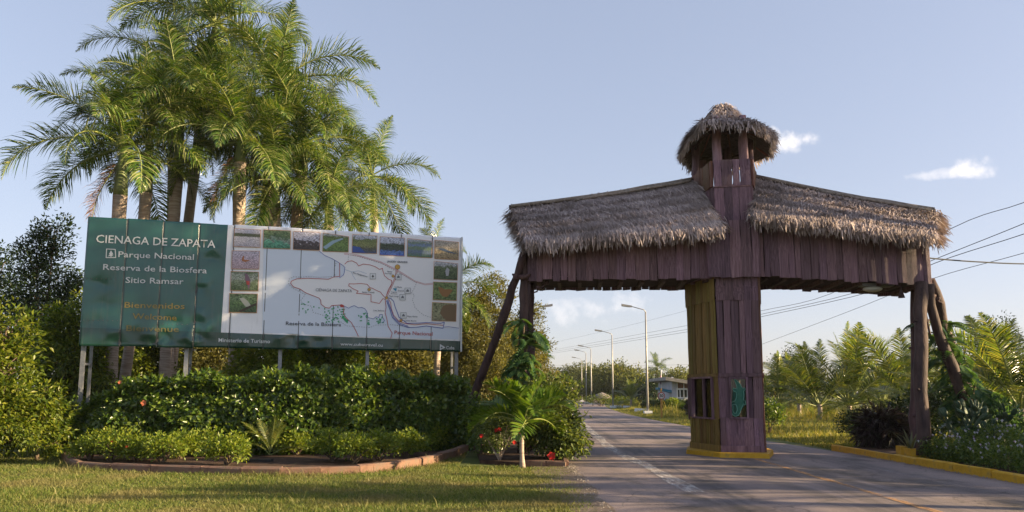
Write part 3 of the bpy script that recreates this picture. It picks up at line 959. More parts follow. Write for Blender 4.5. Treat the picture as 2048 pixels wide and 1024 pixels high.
def wing(side):
    g = np.random.default_rng(21 if side < 0 else 22)
    pr = random.Random(31 + side)
    if side < 0:
        pxe, pxi = 1057, 1436
        ridge_e, ridge_i = GP(1022, 421, 1.0), GP(1388, 366, .9)
        eave_e, eave_i = GP(1054, 487, -.55), GP(1446, 458, -.5)
        zb_e, zb_i = GP(pxe, 561).z, GP(pxi, 557).z
        mat_w = 'wood'
    else:
        pxe, pxi = 1858, 1516
        ridge_e, ridge_i = GP(1872, 429, .9), GP(1507, 361, 1.0)
        eave_e, eave_i = GP(1868, 478, -.5), GP(1506, 432, -.45)
        zb_e, zb_i = GP(pxe, 570).z, GP(pxi, 552).z
        mat_w = 'wood'
    a, b = GP(pxe, 520), GP(pxi, 520)
    A, B = Vector((a.x, a.y)), Vector((b.x, b.y))
    if side > 0: A, B = B, A
    za, zb = (zb_e, zb_i) if side < 0 else (zb_i, zb_e)
    wall = part("wing_wall")
    zt_a = GP(1060, 478, 0).z if side < 0 else GP(1516, 430, 0).z
    zt_b = GP(1430, 450, 0).z if side < 0 else GP(1855, 475, 0).z
    plank_wall(wall, A, B, za, zb, zt_a, zt_b, .215 if side < 0 else .2, mat_w, pr, thick=.06, ragged=.045, gap=.016)
    # end wall and back wall
    back = Vector((.13, 1.75))
    if side < 0:
        plank_wall(wall, A + back, A, za, za, zt_a, zt_a, .24, 'wood', pr, ragged=.02)
    else:
        plank_wall(wall, B, B + back, zb, zb, zt_b, zt_b, .24, 'wood', pr, ragged=.02)
    plank_wall(wall, B + back, A + back, zb - .05, za - .03, zt_b, zt_a, .26, 'wood', pr, ragged=.03, gap=.004)
    # floor of the beam and the inner backing boards
    ins = Vector((.0, .06))
    P = [A + ins, B + ins, B + back - ins, A + back - ins]
    zz = [za, zb, zb, za]
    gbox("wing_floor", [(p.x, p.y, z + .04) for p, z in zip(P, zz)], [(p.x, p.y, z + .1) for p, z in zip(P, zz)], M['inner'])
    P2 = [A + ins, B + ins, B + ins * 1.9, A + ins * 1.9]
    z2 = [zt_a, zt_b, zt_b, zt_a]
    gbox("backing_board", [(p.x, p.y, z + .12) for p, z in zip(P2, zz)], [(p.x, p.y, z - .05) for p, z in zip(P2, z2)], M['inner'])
    for k in range(9):   # floor joists
        f = (k + .5) / 9
        c = A + (B - A) * f
        zf = za + (zb - za) * f
        gbox("joist", [(c.x - .05, c.y + .12, zf - .06), (c.x + .05, c.y + .12, zf - .06), (c.x + .05 + .13, c.y + 1.62, zf - .06), (c.x - .05 + .13, c.y + 1.62, zf - .06)],
             [(c.x - .05, c.y + .12, zf + .035), (c.x + .05, c.y + .12, zf + .035), (c.x + .05 + .13, c.y + 1.62, zf + .035), (c.x - .05 + .13, c.y + 1.62, zf + .035)], M['log'])
    # roof
    r0, r1, e1, e0 = (ridge_e, ridge_i, eave_i, eave_e) if side < 0 else (ridge_i, ridge_e, eave_e, eave_i)
    bk = Vector((.2, 2.85, 0))
    be0, be1 = e0 + bk, e1 + bk
    roof = bpy.data.objects.new("thatched_roof", None); put(roof, gate)
    dn = Vector((0, 0, -.1))
    def sag(a_, b_, n_=10, amp=.0):
        return [a_.lerp(b_, i / n_) + Vector((0, 0, -amp * math.sin(math.pi * i / n_) + .02 * math.sin(i * 2.1))) for i in range(n_ + 1)]
    R_, E_, B_ = sag(r0, r1, amp=.05 * (1 if side < 0 else 1)), sag(e0, e1), sag(be0, be1)
    V, F = [], []
    for r_, e_, b_ in zip(R_, E_, B_):
        V += [gloc(r_ + dn * .3), gloc(e_ + dn * .4), gloc(e_ + dn * 1.6 + Vector((0, .1, 0))), gloc(r_ + dn * 2.2), gloc(b_ + dn * 1.6), gloc(b_ + dn * .4)]
    for i in range(len(R_) - 1):
        q = i * 6
        for j in range(6): F.append((q + j, q + (j + 1) % 6, q + 6 + (j + 1) % 6, q + 6 + j))
    F += [(0, 1, 2, 3, 4, 5), tuple(len(V) - 6 + j for j in range(5, -1, -1))]
    obj("roof_base", new_mesh("roof_base", V, F, M['thatch_core']), roof)
    O = np.array([GO.x, GO.y, 0])
    sub = []
    for i in range(5):
        a_, b_ = i * 2, i * 2 + 2
        sub.append(thatch_blades((R_[a_], R_[b_], E_[b_], E_[a_]), 8200, g, (.2, .42), (.01, .024)))
        sub.append(thatch_blades((R_[a_], R_[b_], B_[b_], B_[a_]), 1500, g))
        sub.append(eave_fringe(E_[a_], E_[b_], 800, g))
        sub.append(eave_fringe(B_[a_], B_[b_], 220, g, (0, .25, -1)))
    # gable ends
    endr, ende, endb = (R_[0], E_[0], B_[0]) if side < 0 else (R_[-1], E_[-1], B_[-1])
    for p, q in ((endr, ende), (endr, endb)):
        n_ = 700; u = g.uniform(0, 1, n_)
        Pp = np.array(p) + (np.array(q) - np.array(p)) * u[:, None] + g.normal(0, .06, (n_, 3))
        d = unit(np.array([[side * .7, -.1 if q is ende else .1, -1.0]]) + g.normal(0, .3, (n_, 3)))
        sub.append(strands(Pp, d, np.repeat([[side * 1.0, 0, .3]], n_, 0), g.uniform(.15, .42, n_), g.uniform(.015, .032, n_), g))
    endr, ende = (R_[-1], E_[-1]) if side < 0 else (R_[0], E_[0])
    n_ = 500; u = g.uniform(0, 1, n_)
    Pp = np.array(endr) + (np.array(ende) - np.array(endr)) * u[:, None] + g.normal(0, .05, (n_, 3))
    d = unit(np.array([[-side * .6, -.3, -.9]]) + g.normal(0, .3, (n_, 3)))
    sub.append(strands(Pp, d, np.repeat([[-side * 1.0, 0, .3]], n_, 0), g.uniform(.12, .32, n_), g.uniform(.012, .03, n_), g))
    V, F = merge(sub)
    obj("thatch", new_mesh("thatch", V - O, F, M['thatch']), roof, kind="stuff")
    # ridge poles
    for k, (o1, o2, rr, f0, f1) in enumerate(((.05, .05, .075, -.01, 1.0), (-.1, .05, .055, .0, .98), (-.2, -.02, .04, .35, .97))):
        mb = MB(); m_ = 8
        pp = []
        for i in range(m_ + 1):
            f = f0 + (f1 - f0) * i / m_
            c = r0.lerp(r1, f) + Vector((0, o1, o2 + .05 - .05 * math.sin(math.pi * max(0, min(1, f))) + random.Random(k * 9 + i).uniform(-.012, .012)))
            pp.append(gloc(c))
        mb.tube(pp, rr, 7); mb.build("ridge_pole", M['ridge_wood'] if k else M['log'], roof, True)


wing(-1)
wing(1)

# ---- little hat roof of the tower
def hat():
    g = np.random.default_rng(9)
    roof = bpy.data.objects.new("lookout_roof", None); put(roof, gate)
    apexL, apexR = W(1430, 217, 20.25), W(1450, 215, 20.25)
    ring = [W(1408, 247, 18.40), W(1506, 249, 18.30), W(1545, 270, 19.45), W(1540, 305, 21.05), W(1470, 330, 22.15), W(1385, 332, 21.95), W(1363, 308, 20.75), W(1378, 275, 19.45)]
    n = len(ring)
    tops = [apexL if i in (0, 7, 6, 5) else apexR for i in range(n)]
    V, F = [], []
    for r_ in ring: V.append(gloc(r_))
    for r_, t_ in zip(ring, tops): V.append(gloc(t_.lerp(r_, .5) + Vector((0, 0, -.2))))
    V += [gloc(apexL), gloc(apexR)]
    for r_ in ring: V.append(gloc(r_ + Vector((0, 0, -.12))))
    for r_, t_ in zip(ring, tops): V.append(gloc(t_.lerp(r_, .5) + Vector((0, 0, -.36))))
    V += [gloc(apexL + Vector((0, 0, -.3))), gloc(apexR + Vector((0, 0, -.3)))]
    S = 2 * n + 2
    for i in range(n):
        j = (i + 1) % n
        ti, tj = (2 * n if i in (0, 7, 6, 5) else 2 * n + 1), (2 * n if j in (0, 7, 6, 5) else 2 * n + 1)
        F.append((i, j, n + j, n + i)); F.append((S + i, S + n + i, S + n + j, S + j)); F.append((i, S + i, S + j, j))
        for o_, fl in ((0, False), (S, True)):
            f = (o_ + n + i, o_ + n + j, o_ + tj) if ti == tj else (o_ + n + i, o_ + n + j, o_ + tj, o_ + ti)
            F.append(f[::-1] if fl else f)
    obj("roof_base", new_mesh("roof_base", V, F, M['thatch_core']), roof)
    sub = []
    for i in range(n):
        j = (i + 1) % n
        mi, mj = tops[i].lerp(ring[i], .5) + Vector((0, 0, -.2)), tops[j].lerp(ring[j], .5) + Vector((0, 0, -.2))
        w_ = (ring[i] - ring[j]).length
        sub.append(thatch_blades((mi, mj, ring[j], ring[i]), int(1150 * w_), g, (.18, .36), (.012, .027)))
        t0 = tops[i] + Vector((.001 * i, 0, 0)); t1 = tops[j] + Vector((.05, .02, 0))
        sub.append(thatch_blades((t0, t1, mj, mi), int(700 * w_), g, (.18, .36), (.012, .027)))
        c = (ring[i] + ring[j]) / 2 - (apexL + apexR) / 2
        sub.append(eave_fringe(ring[i], ring[j], int(190 * w_), g, (c.x * .25, c.y * .25, -1), (.12, .34)))
    V, F = merge(sub)
    obj("thatch", new_mesh("thatch", V - np.array([GO.x, GO.y, 0]), F, M['thatch']), roof, kind="stuff")
    for i in range(n):                       # rafters seen from below
        mb = MB(); t_ = tops[i] + Vector((0, 0, -.34)); r_ = ring[i] + Vector((0, 0, -.16))
        mb.tube([gloc(t_), gloc(t_.lerp(r_, .5) + Vector((0, 0, -.1))), gloc(t_.lerp(r_, .94))], .035, 6); mb.build("rafter", M['wood_rust'], roof)
    for i in range(n):
        a, b = [tops[k].lerp(ring[k], .62) + Vector((0, 0, -.42)) for k in (i, (i + 1) % n)]
        MB().tube([gloc(a), gloc(b)], .045, 6).build("wall_plate", M['log'], roof)
    # ridge cap board and a loose stick
    MB().quad_solid([gloc(p) for p in (W(1426, 228, 20.00), W(1446, 215, 20.05), W(1470, 231, 20.05), W(1447, 222, 19.95))],
                    [gloc(p + Vector((.02, .9, -.05))) for p in (W(1426, 228, 20.00), W(1446, 215, 20.05), W(1470, 231, 20.05), W(1447, 222, 19.95))]).build("ridge_cap", M['thatch_core'], roof)
    MB().tube([gloc(W(1421, 228, 20.15)), gloc(W(1428, 214, 20.15))], .018, 5).build("stick", M['log'], roof)


hat()


# ---- support logs
def log(pts, r0, r1, name="support_post", mat='log', seed=0, parent=None):
    g = random.Random(seed); pts = [Vector(p) for p in pts]
    P, Rr = [], []
    n = 10
    for i in range(n + 1):
        f = i / n
        k = f * (len(pts) - 1); a = min(int(k), len(pts) - 2)
        p = pts[a].lerp(pts[a + 1], k - a)
        P.append(gloc(p + Vector((g.uniform(-.03, .03), g.uniform(-.03, .03), 0)))); Rr.append((r0 + (r1 - r0) * f) * g.uniform(.9, 1.12))
    mb = MB(); mb.tube(P, Rr, 9)
    for k in range(3):     # knots
        c = Vector(P[g.randrange(2, 9)]); a_ = g.uniform(0, 6.28)
        mb.tube([c, c + Vector((math.cos(a_) * (r0 + .05), math.sin(a_) * (r0 + .05), .06))], [.06, .03], 6)
    return mb.build(name, M[mat], parent or gate, True)


# left side: long leaning log, two uprights, a cross-piece and a thin stay
log([W(1050, 505, 19.45), W(1010, 622, 19.8), W(912, 893, 21.0)], .1, .13, seed=1)
log([W(1050, 500, 19.65), W(1046, 610, 19.65), W(1045, 905, 19.55)], .1, .13, seed=2)
log([W(1062, 565, 20.35), W(1060, 900, 20.35)], .1, .12, seed=3)
log([W(1028, 556, 19.45), W(1056, 553, 19.55)], .07, .07, "cross_piece", seed=4)
log([W(1066, 588, 19.60), W(1098, 562, 19.75)], .02, .02, "stay", seed=4)
# right side
log([W(1842, 566, 18.15), W(1842, 700, 17.75), W(1846, 912, 17.45)], .14, .165, seed=5)
log([W(1832, 570, 19.25), W(1832, 905, 18.85)], .13, .14, seed=6)
log([W(1858, 568, 18.20), W(1868, 640, 18.35), W(1915, 760, 18.45), W(1965, 895, 18.55)], .12, .13, seed=7)
log([W(1862, 560, 18.65), W(1884, 640, 19.05), W(1912, 720, 19.25), W(1975, 880, 19.55)], .13, .14, seed=8)
log([W(1862, 590, 18.35), W(1884, 608, 18.25)], .035, .03, "stub", seed=8)
for k in range(3):
    MB().tube([gloc(W(1842, 580 + k * 22, 18.75)), gloc(W(1862 + k * 3, 580 + k * 22, 18.8))], .02, 6).build("ladder_rung", M['log'], gate)
MB().tube([gloc(W(1846, 572, 18.25)), gloc(W(1852, 630, 18.25)), gloc(W(1860, 668, 18.25))], .028, 6).build("ladder_rail", M['log'], gate)

# lamp and bell under the right wing
lampg = empty("ceiling_lamp", W(1745, 578, 18.75), label="oval glass lamp hanging under the right gate wing", cat="lamp")
p = lampg.location
bm_ = bmesh.new(); bmesh.ops.create_uvsphere(bm_, u_segments=16, v_segments=8, radius=.5); bmesh.ops.scale(bm_, vec=(.5, .32, .16), verts=bm_.verts)
me = bpy.data.meshes.new("lamp_glass"); bm_.to_mesh(me); bm_.free(); me.materials.append(mat_plain("lamp_glass", (.5, .5, .42), .25))
obj("lamp_glass", me, lampg)
MB().box((-.3, -.14, .06), (.62, .14, .14)).tube([(.1, 0, .1), (.1, 0, .45)], .03, 6).build("lamp_housing", M['lamp_head'], lampg)
bell = empty("hanging_bell", W(1803, 590, 18.45), label="small dark bell hanging at the right end of the gate", cat="bell")
mb = MB(); mb.tube([(0, 0, -.07), (0, 0, -.05), (0, 0, .04), (0, 0, .12)], [.085, .075, .05, .03], 10); mb.build("bell_body", M['log'], bell, True)
MB().tube([(0, 0, .11), (0, 0, .62)], .015, 6).build("hanger", M['log'], bell)
# ================================================================== the billboard
BA, BB = Vector((-11.48, 19.6)), Vector((-1.56, 22.3))
BD = (BB - BA).normalized(); BLEN = (BB - BA).length
BZ0, BZ1 = 2.84, 6.34
board = empty("billboard", (BA.x, BA.y, 0), math.atan2(BD.y, BD.x),
              label="large green and white national park billboard with a map standing behind the hedge", cat="billboard")


def BP(px, py):
    """point of the board (metres along, height) for a photo pixel"""
    r = ray(px, py)
    # (t*rx, t*ry) = BA + s*BD
    det = r.x * -BD.y + BD.x * r.y
    t = (BA.x * -BD.y + BD.x * BA.y) / det
    s = (Vector((t * r.x, t * r.y)) - BA).dot(BD)
    return s, EYE + t * r.z


def Z1(x, y): return BP(140 + x / 3.302, 410 + y / 3.302)
def Z2(x, y): return BP(440 + x / 3.532, 430 + y / 3.532)
def Z4(x, y): return BP(560 + x / 4.451, 480 + y / 4.451)


# dents of the thin sheets, (zoom-1 x, y, width, height, depth): only in the green field and the bottom band
DENTS = [(210, 520, 80, 30, -.045), (230, 640, 70, 90, -.03), (290, 850, 50, 60, .05), (300, 905, 60, 22, -.05), (530, 850, 40, 60, .05), (540, 920, 60, 20, -.06), (640, 870, 60, 50, -.05),
         (600, 915, 40, 20, .05), (780, 870, 40, 60, .07), (700, 780, 80, 28, -.05), (840, 850, 30, 50, -.05), (890, 520, 50, 22, .06), (880, 545, 70, 22, -.05), (880, 735, 60, 25, .05), (870, 770, 40, 22, -.05),
         (940, 300, 70, 22, .035), (930, 340, 80, 26, -.03), (900, 820, 70, 30, .04), (480, 905, 40, 22, -.04), (1010, 120, 60, 18, -.04), (820, 905, 40, 20, .06), (450, 790, 60, 16, .015), (180, 760, 90, 14, -.015)]
DENTS_B = [(150, 890, 90, 30, .03), (420, 880, 50, 30, .05), (520, 885, 60, 30, -.06), (580, 880, 40, 34, .07), (700, 900, 60, 22, -.03), (760, 930, 90, 20, .025), (1240, 940, 10, 30, -.03), (1020, 900, 12, 34, .02)]
_D = []
for fn, lst, sc_ in ((Z1, DENTS, 3.302), (Z2, DENTS_B, 3.532)):
    for x, y, w_, h_, d_ in lst:
        s_, z_ = fn(x, y); s2, _ = fn(x + w_, y); _, z2 = fn(x, y + h_)
        _D.append((s_, z_, max(.03, s2 - s_), max(.03, z_ - z2), d_ * 1.25))


def dent(s, z):
    s, z = np.asarray(s, float), np.asarray(z, float)
    o = np.zeros_like(s)
    for k, (a, b, w_, h_, d_) in enumerate(_D):
        th = .9 * math.sin(k * 2.7); c_, s_ = math.cos(th), math.sin(th)
        m_ = math.sqrt(w_ * h_); ww, hh = .5 * (w_ + m_), .5 * (h_ + m_)
        u = (s - a) * c_ + (z - b) * s_; v = -(s - a) * s_ + (z - b) * c_
        u = u + .05 * np.sin(v * 19 + k) ; v = v + .04 * np.sin(u * 23 + 2 * k)
        o += d_ * np.exp(-np.sqrt((u / ww) ** 2 + (v / hh) ** 2 + .05) * 1.5 + .3)
    return o


S_GREEN, _ = BP(452, 560)
def board_material():
    m = bpy.data.materials.new("printed_sheet"); m.use_nodes = True
    n, l = nodes_of(m); p = n["Principled BSDF"]
    tc = n.new("ShaderNodeTexCoord"); sp = n.new("ShaderNodeSeparateXYZ"); l.new(tc.outputs["Object"], sp.inputs[0])
    # white field: s > sg + slope*z  and z > zb
    (sa, za), (sb, zb) = BP(456, 449), BP(442, 665)
    k = (sa - sb) / (za - zb)
    lin = n.new("ShaderNodeMath"); lin.operation = 'MULTIPLY_ADD'; l.new(sp.outputs["Z"], lin.inputs[0]); lin.inputs[1].default_value = -k; l.new(sp.outputs["X"], lin.inputs[2])
    g1 = n.new("ShaderNodeMath"); g1.operation = 'GREATER_THAN'; l.new(lin.outputs[0], g1.inputs[0]); g1.inputs[1].default_value = sb - k * zb
    (s0, z0), (s1, z1) = BP(442, 665), BP(918, 682)
    kz = (z1 - z0) / (s1 - s0)
    lz = n.new("ShaderNodeMath"); lz.operation = 'MULTIPLY_ADD'; l.new(sp.outputs["X"], lz.inputs[0]); lz.inputs[1].default_value = -kz; l.new(sp.outputs["Z"], lz.inputs[2])
    g2 = n.new("ShaderNodeMath"); g2.operation = 'GREATER_THAN'; l.new(lz.outputs[0], g2.inputs[0]); g2.inputs[1].default_value = z0 - kz * s0
    w = n.new("ShaderNodeMath"); w.operation = 'MULTIPLY'; l.new(g1.outputs[0], w.inputs[0]); l.new(g2.outputs[0], w.inputs[1])
    nz = n.new("ShaderNodeTexNoise"); nz.inputs["Scale"].default_value = 1.1; nz.inputs["Detail"].default_value = 7
    l.new(tc.outputs["Object"], nz.inputs["Vector"])
    gr_ = ramp(m.node_tree, [(.3, (.013, .075, .06)), (.55, (.02, .1, .083)), (.8, (.045, .13, .11))]); l.new(nz.outputs["Fac"], gr_.inputs[0])
    wr_ = ramp(m.node_tree, [(.3, (.76, .76, .79)), (.6, (.87, .865, .88)), (.85, (.82, .8, .79))]); l.new(nz.outputs["Fac"], wr_.inputs[0])
    mx = n.new("ShaderNodeMix"); mx.data_type = 'RGBA'; l.new(w.outputs[0], mx.inputs["Factor"]); l.new(gr_.outputs[0], mx.inputs["A"]); l.new(wr_.outputs[0], mx.inputs["B"])
    # the bottom band is a darker bottle green
    lb = n.new("ShaderNodeMath"); lb.operation = 'LESS_THAN'; l.new(lz.outputs[0], lb.inputs[0]); lb.inputs[1].default_value = z0 - kz * s0
    lb2 = n.new("ShaderNodeMath"); lb2.operation = 'MULTIPLY'; l.new(lb.outputs[0], lb2.inputs[0]); lb2.inputs[1].default_value = .75
    mx2 = n.new("ShaderNodeMix"); mx2.data_type = 'RGBA'; l.new(lb2.outputs[0], mx2.inputs["Factor"]); l.new(mx.outputs["Result"], mx2.inputs["A"]); mx2.inputs["B"].default_value = (.006, .035, .028, 1)
    # rust runs and dirt
    mp = n.new("ShaderNodeMapping"); mp.inputs["Scale"].default_value = (5, 5, .5); l.new(tc.outputs["Object"], mp.inputs[0])
    nd = n.new("ShaderNodeTexNoise"); nd.inputs["Scale"].default_value = 1.5; nd.inputs["Detail"].default_value = 8; l.new(mp.outputs[0], nd.inputs["Vector"])
    mr = n.new("ShaderNodeMapRange"); l.new(nd.outputs["Fac"], mr.inputs[0]); mr.inputs["From Min"].default_value = .55; mr.inputs["From Max"].default_value = .8; mr.inputs["To Max"].default_value = .3
    mx3 = n.new("ShaderNodeMix"); mx3.data_type = 'RGBA'; l.new(mr.outputs[0], mx3.inputs["Factor"]); l.new(mx2.outputs["Result"], mx3.inputs["A"]); mx3.inputs["B"].default_value = (.16, .14, .12, 1)
    l.new(mx3.outputs["Result"], p.inputs["Base Color"])
    p.inputs["Roughness"].default_value = .25; p.inputs["Specular IOR Level"].default_value = .75
    return m


M['sheet'] = board_material()
M['steel_dark'] = mat_surface("seam_steel", (.05, .06, .06), (.12, .12, .12), 6, .6)
# panels between the seams seen in the photo
seam_px = [157 + 8, 245, 318.5, 391.5, 462, 530, 599, 667, 735, 800, 863, 921]
seams = [0.0] + [BP(x, 600)[0] for x in seam_px[1:-1]] + [BLEN]
for i in range(len(seams) - 1):
    a, b = seams[i] + .001, seams[i + 1] - .001
    nx, nzv = 18, 60
    S, Z = np.meshgrid(np.linspace(a, b, nx), np.linspace(BZ0 + .012 * math.sin(i * 2.3), BZ1 + .01 * math.sin(i * 1.7), nzv), indexing='ij')
    f = (S - a) / (b - a)
    D = dent(S, Z) * (np.minimum(f, 1 - f) > -1) + .006 * np.sin(np.pi * f) - .003
    D += .0025 * np.sin(Z * 9 + i) * np.sin(np.pi * f)
    V = np.stack([S, -D - .0, Z], -1).reshape(-1, 3)
    I = (np.arange(nx - 1)[:, None] * nzv + np.arange(nzv - 1)[None])
    F = np.stack([I, I + nzv, I + nzv + 1, I + 1], -1).reshape(-1, 4)
    # thickness: back sheet
    nV = len(V); Vb = V.copy(); Vb[:, 1] += .012
    edge = []
    idx = np.arange(nx * nzv).reshape(nx, nzv)
    loop = list(idx[:, 0]) + list(idx[-1, 1:]) + list(idx[-2::-1, -1]) + list(idx[0, -2:0:-1])
    for q in range(len(loop)):
        u_, v_ = loop[q], loop[(q + 1) % len(loop)]
        edge.append((v_, u_, u_ + nV, v_ + nV))
    Fall = np.concatenate([F, F[:, ::-1] + nV, np.array(edge)], 0)
    obj("panel", new_mesh("panel", np.concatenate([V, Vb]), Fall, M['sheet'], True), board)
for s_ in seams[1:-1]:
    MB().box((s_ - .03, .014, BZ0 + .03), (s_ + .03, .03, BZ1 - .03)).build("seam_strip", M['steel_dark'], board)
# rivet rows
g_ = random.Random(3)
for (x0, x1, y) in ((110, 330, 485), (90, 330, 760), (580, 800, 785)):
    mb = MB()
    x = x0
    while x < x1:
        s_, z_ = Z1(x, y + (x - x0) * .02); d_ = float(dent([s_], [z_])[0])
        mb.tube([(s_, -d_ - .001, z_), (s_, -d_ - .012, z_)], .014, 6); x += 32
    mb.build("rivet_row", M['steel_dark'], board)
# frame and legs
for z in (BZ0 + .25, (BZ0 + BZ1) / 2, BZ1 - .25):
    MB().box((.05, .11, z - .05), (BLEN - .05, .19, z + .05)).build("rail", M['steel'], board)
MB().box((BLEN + .003, -.02, BZ0 + .0), (BLEN + .05, .1, BZ1 + .01)).build("edge_trim", M['white_paint'], board)
for s_ in (.06, 2.62, 5.1, 7.55, BLEN - .07):
    o = bpy.data.objects.new("leg", None); o.location = (s_, .2, 0); put(o, board)
    MB().box((-.05, 0, 0), (.05, .09, BZ1 - .1)).build("front_upright", M['steel'], o)
    if s_ != 7.55 and s_ != 5.1:
        MB().box((-.035, .75, 0), (.035, .82, 4.9)).build("rear_upright", M['steel'], o)
        for z in (1.0, 2.35, 3.6): MB().box((-.025, .09, z), (.025, .75, z + .06)).build("brace", M['steel'], o)

# ---- print
def pm(name, c, rough=.55): return mat_plain("print_" + name, c, rough)


INK = dict(sea=pm("sea", (.68, .74, .84)), land=pm("land", (.84, .83, .84)), white=pm("white", (.62, .64, .64)), gold=pm("gold", (.3, .22, .06)), goldf=pm("gold_faded", (.18, .16, .06)),
           black=pm("black", (.05, .055, .07)), grey=pm("grey", (.17, .18, .2)), red=pm("red", (.45, .07, .06)), redpale=pm("pale_red", (.62, .3, .32)), blue=pm("blue", (.09, .13, .42)), green=pm("green", (.05, .33, .15)),
           orange=pm("orange", (.62, .36, .08)), frame=pm("photo_frame", (.6, .3, .16)), river=pm("river", (.45, .53, .65)), badge=pm("badge", (.74, .75, .76)))
LAYER = .004


def place2(V, layer):
    """(s,z) -> board-local xyz following the dents"""
    s = np.array([v[0] for v in V]); z = np.array([v[1] for v in V])
    d = dent(s, z)
    return [(float(a), -float(c) - .008 - LAYER * layer, float(b)) for a, b, c in zip(s, z, d)]


def poly_print(name, pts, ink, layer=1, parent=None):
    bm_ = bmesh.new()
    vs = [bm_.verts.new(p) for p in place2(pts, layer)]
    f = bm_.faces.new(vs); bm_.normal_update()
    bmesh.ops.triangulate(bm_, faces=[f], ngon_method='EAR_CLIP')
    for f in bm_.faces:
        f.normal_update()
        if f.normal.y > 0: f.normal_flip()
    me = bpy.data.meshes.new(name); bm_.to_mesh(me); bm_.free(); me.materials.append(ink)
    return obj(name, me, parent or board)


def line_print(name, runs, w, ink, layer=3, dash=None, parent=None):
    """stroked polylines, one mesh"""
    V, F = [], []
    for pts in runs:
        P = [Vector(p) for p in pts]
        if dash:
            segs = []; acc = 0; on = True; cur = [P[0]]
            for a, b in zip(P, P[1:]):
                L = (b - a).length; pos = 0
                while L - pos > dash - acc:
                    pos += dash - acc; acc = 0
                    q = a + (b - a) * (pos / L)
                    if on: segs.append((cur[-1], q))
                    on = not on; cur = [q]
                acc += L - pos
                if on: segs.append((cur[-1], b)); 
                cur = [b]
            polys = segs
        else:
            polys = list(zip(P, P[1:]))
        for a, b in polys:
            d = b - a
            if d.length < 1e-5: continue
            d.normalize(); nrm = Vector((-d.y, d.x)) * w / 2; e = d * (0 if dash else w * .3)
            q = len(V); V += [a - e - nrm, b + e - nrm, b + e + nrm, a - e + nrm]; F.append((q, q + 1, q + 2, q + 3))
    P3 = place2([(v.x, v.y) for v in V], layer)
    # tiny stagger keeps overlapping stroke ends apart
    P3 = [(x, y - .00012 * ((i // 4) % 9), z) for i, (x, y, z) in enumerate(P3)]
    return obj(name, new_mesh(name, P3, F, ink), parent or board)


def disc(fn, x, y, r, n=18):
    s, z = fn(x, y); s2, _ = fn(x + r, y); rr = abs(s2 - s)
    return [(s + rr * math.cos(2 * math.pi * k / n), z + rr * math.sin(2 * math.pi * k / n)) for k in range(n)]


def text_print(body, fn, x0, y0, x1, y1, cap, ink, layer=3, bold=.012, name="lettering", parent=None, flat=True):
    """one line of lettering from baseline start to baseline end, cap height in the same pixels"""
    cu = bpy.data.curves.new("lettering", 'FONT'); cu.body = body; cu.size = 1.0; cu.offset = bold; cu.resolution_u = 2
    o = bpy.data.objects.new("lettering", cu); COL.objects.link(o)
    bpy.context.view_layer.update()
    me = bpy.data.meshes.new_from_object(o.evaluated_get(bpy.context.evaluated_depsgraph_get()))
    COL.objects.unlink(o); bpy.data.objects.remove(o); bpy.data.curves.remove(cu)
    co = np.empty(len(me.vertices) * 3, np.float32); me.vertices.foreach_get("co", co); co = co.reshape(-1, 3)
    xmin, xmax = co[:, 0].min(), co[:, 0].max()
    a, b = Vector(fn(x0, y0)), Vector(fn(x1, y1)); c = Vector(fn(x0, y0 - cap))
    H = (c - a).length; ex = (b - a) / (xmax - xmin); ey = Vector((0, 1)) * (H / .73)
    pts = [(a.x + ex.x * (p[0] - xmin) + ey.x * p[1], a.y + ex.y * (p[0] - xmin) + ey.y * p[1]) for p in co]
    P3 = np.array(place2(pts, layer), dtype=np.float32)
    me.vertices.foreach_set("co", P3.ravel()); me.update()
    me.materials.clear(); me.materials.append(ink); me.name = "lettering"
    # faces must look at the road
    bm_ = bmesh.new(); bm_.from_mesh(me)
    for f in bm_.faces:
        f.normal_update()
        if f.normal.y > 0: f.normal_flip()
    bm_.to_mesh(me); bm_.free()
    o = obj(name, me, parent or board); o["label"] = "lettering reading " + body
    return o


for s_ in seams[1:-1]:
    line_print("seam", [[(s_, BZ0 + .01 + (BZ1 - BZ0 - .02) * k / 40) for k in range(41)]], .02, M['steel_dark'], .55)
text_print("CIENAGA DE ZAPATA", Z1, 173, 248, 960, 284, 54, INK['white'], bold=.006)
text_print("Parque Nacional", Z1, 320, 344, 818, 363, 40, INK['white'], bold=.006)
text_print("Reserva de la Biosfera", Z1, 219, 428, 904, 452, 40, INK['white'], bold=.006)
text_print("Sitio Ramsar", Z1, 367, 514, 750, 524, 40, INK['white'], bold=.006)
text_print("Bienvenidos", Z1, 360, 678, 757, 687, 40, INK['gold'], bold=.006)
text_print("Welcome", Z1, 412, 752, 703, 762, 40, INK['gold'], bold=.006)
text_print("Bienvenue", Z1, 372, 832, 718, 838, 40, INK['goldf'], bold=.006)
text_print("Ministerio de Turismo", Z1, 981, 904, 1321, 913, 26, INK['white'], bold=.012)
text_print("www.cubatravel.cu", Z2, 850, 921, 1149, 930, 22, INK['white'], bold=.012)
text_print("Cuba", Z2, 1597, 948, 1655, 950, 23, INK['white'], bold=.012)
line_print("park_symbol", [[Z1(243, 291), Z1(300, 294), Z1(303, 348), Z1(240, 348), Z1(243, 291)]], .022, INK['white'])
poly_print("park_symbol", [Z1(*p) for p in ((272, 300), (288, 328), (277, 328), (290, 340), (276, 336), (276, 342), (268, 342), (268, 336), (252, 340), (266, 326), (258, 326))], INK['white'], 3)
poly_print("tourism_logo", [Z2(*p) for p in ((1553, 912), (1592, 936), (1551, 956))], INK['white'], 3)
st = []
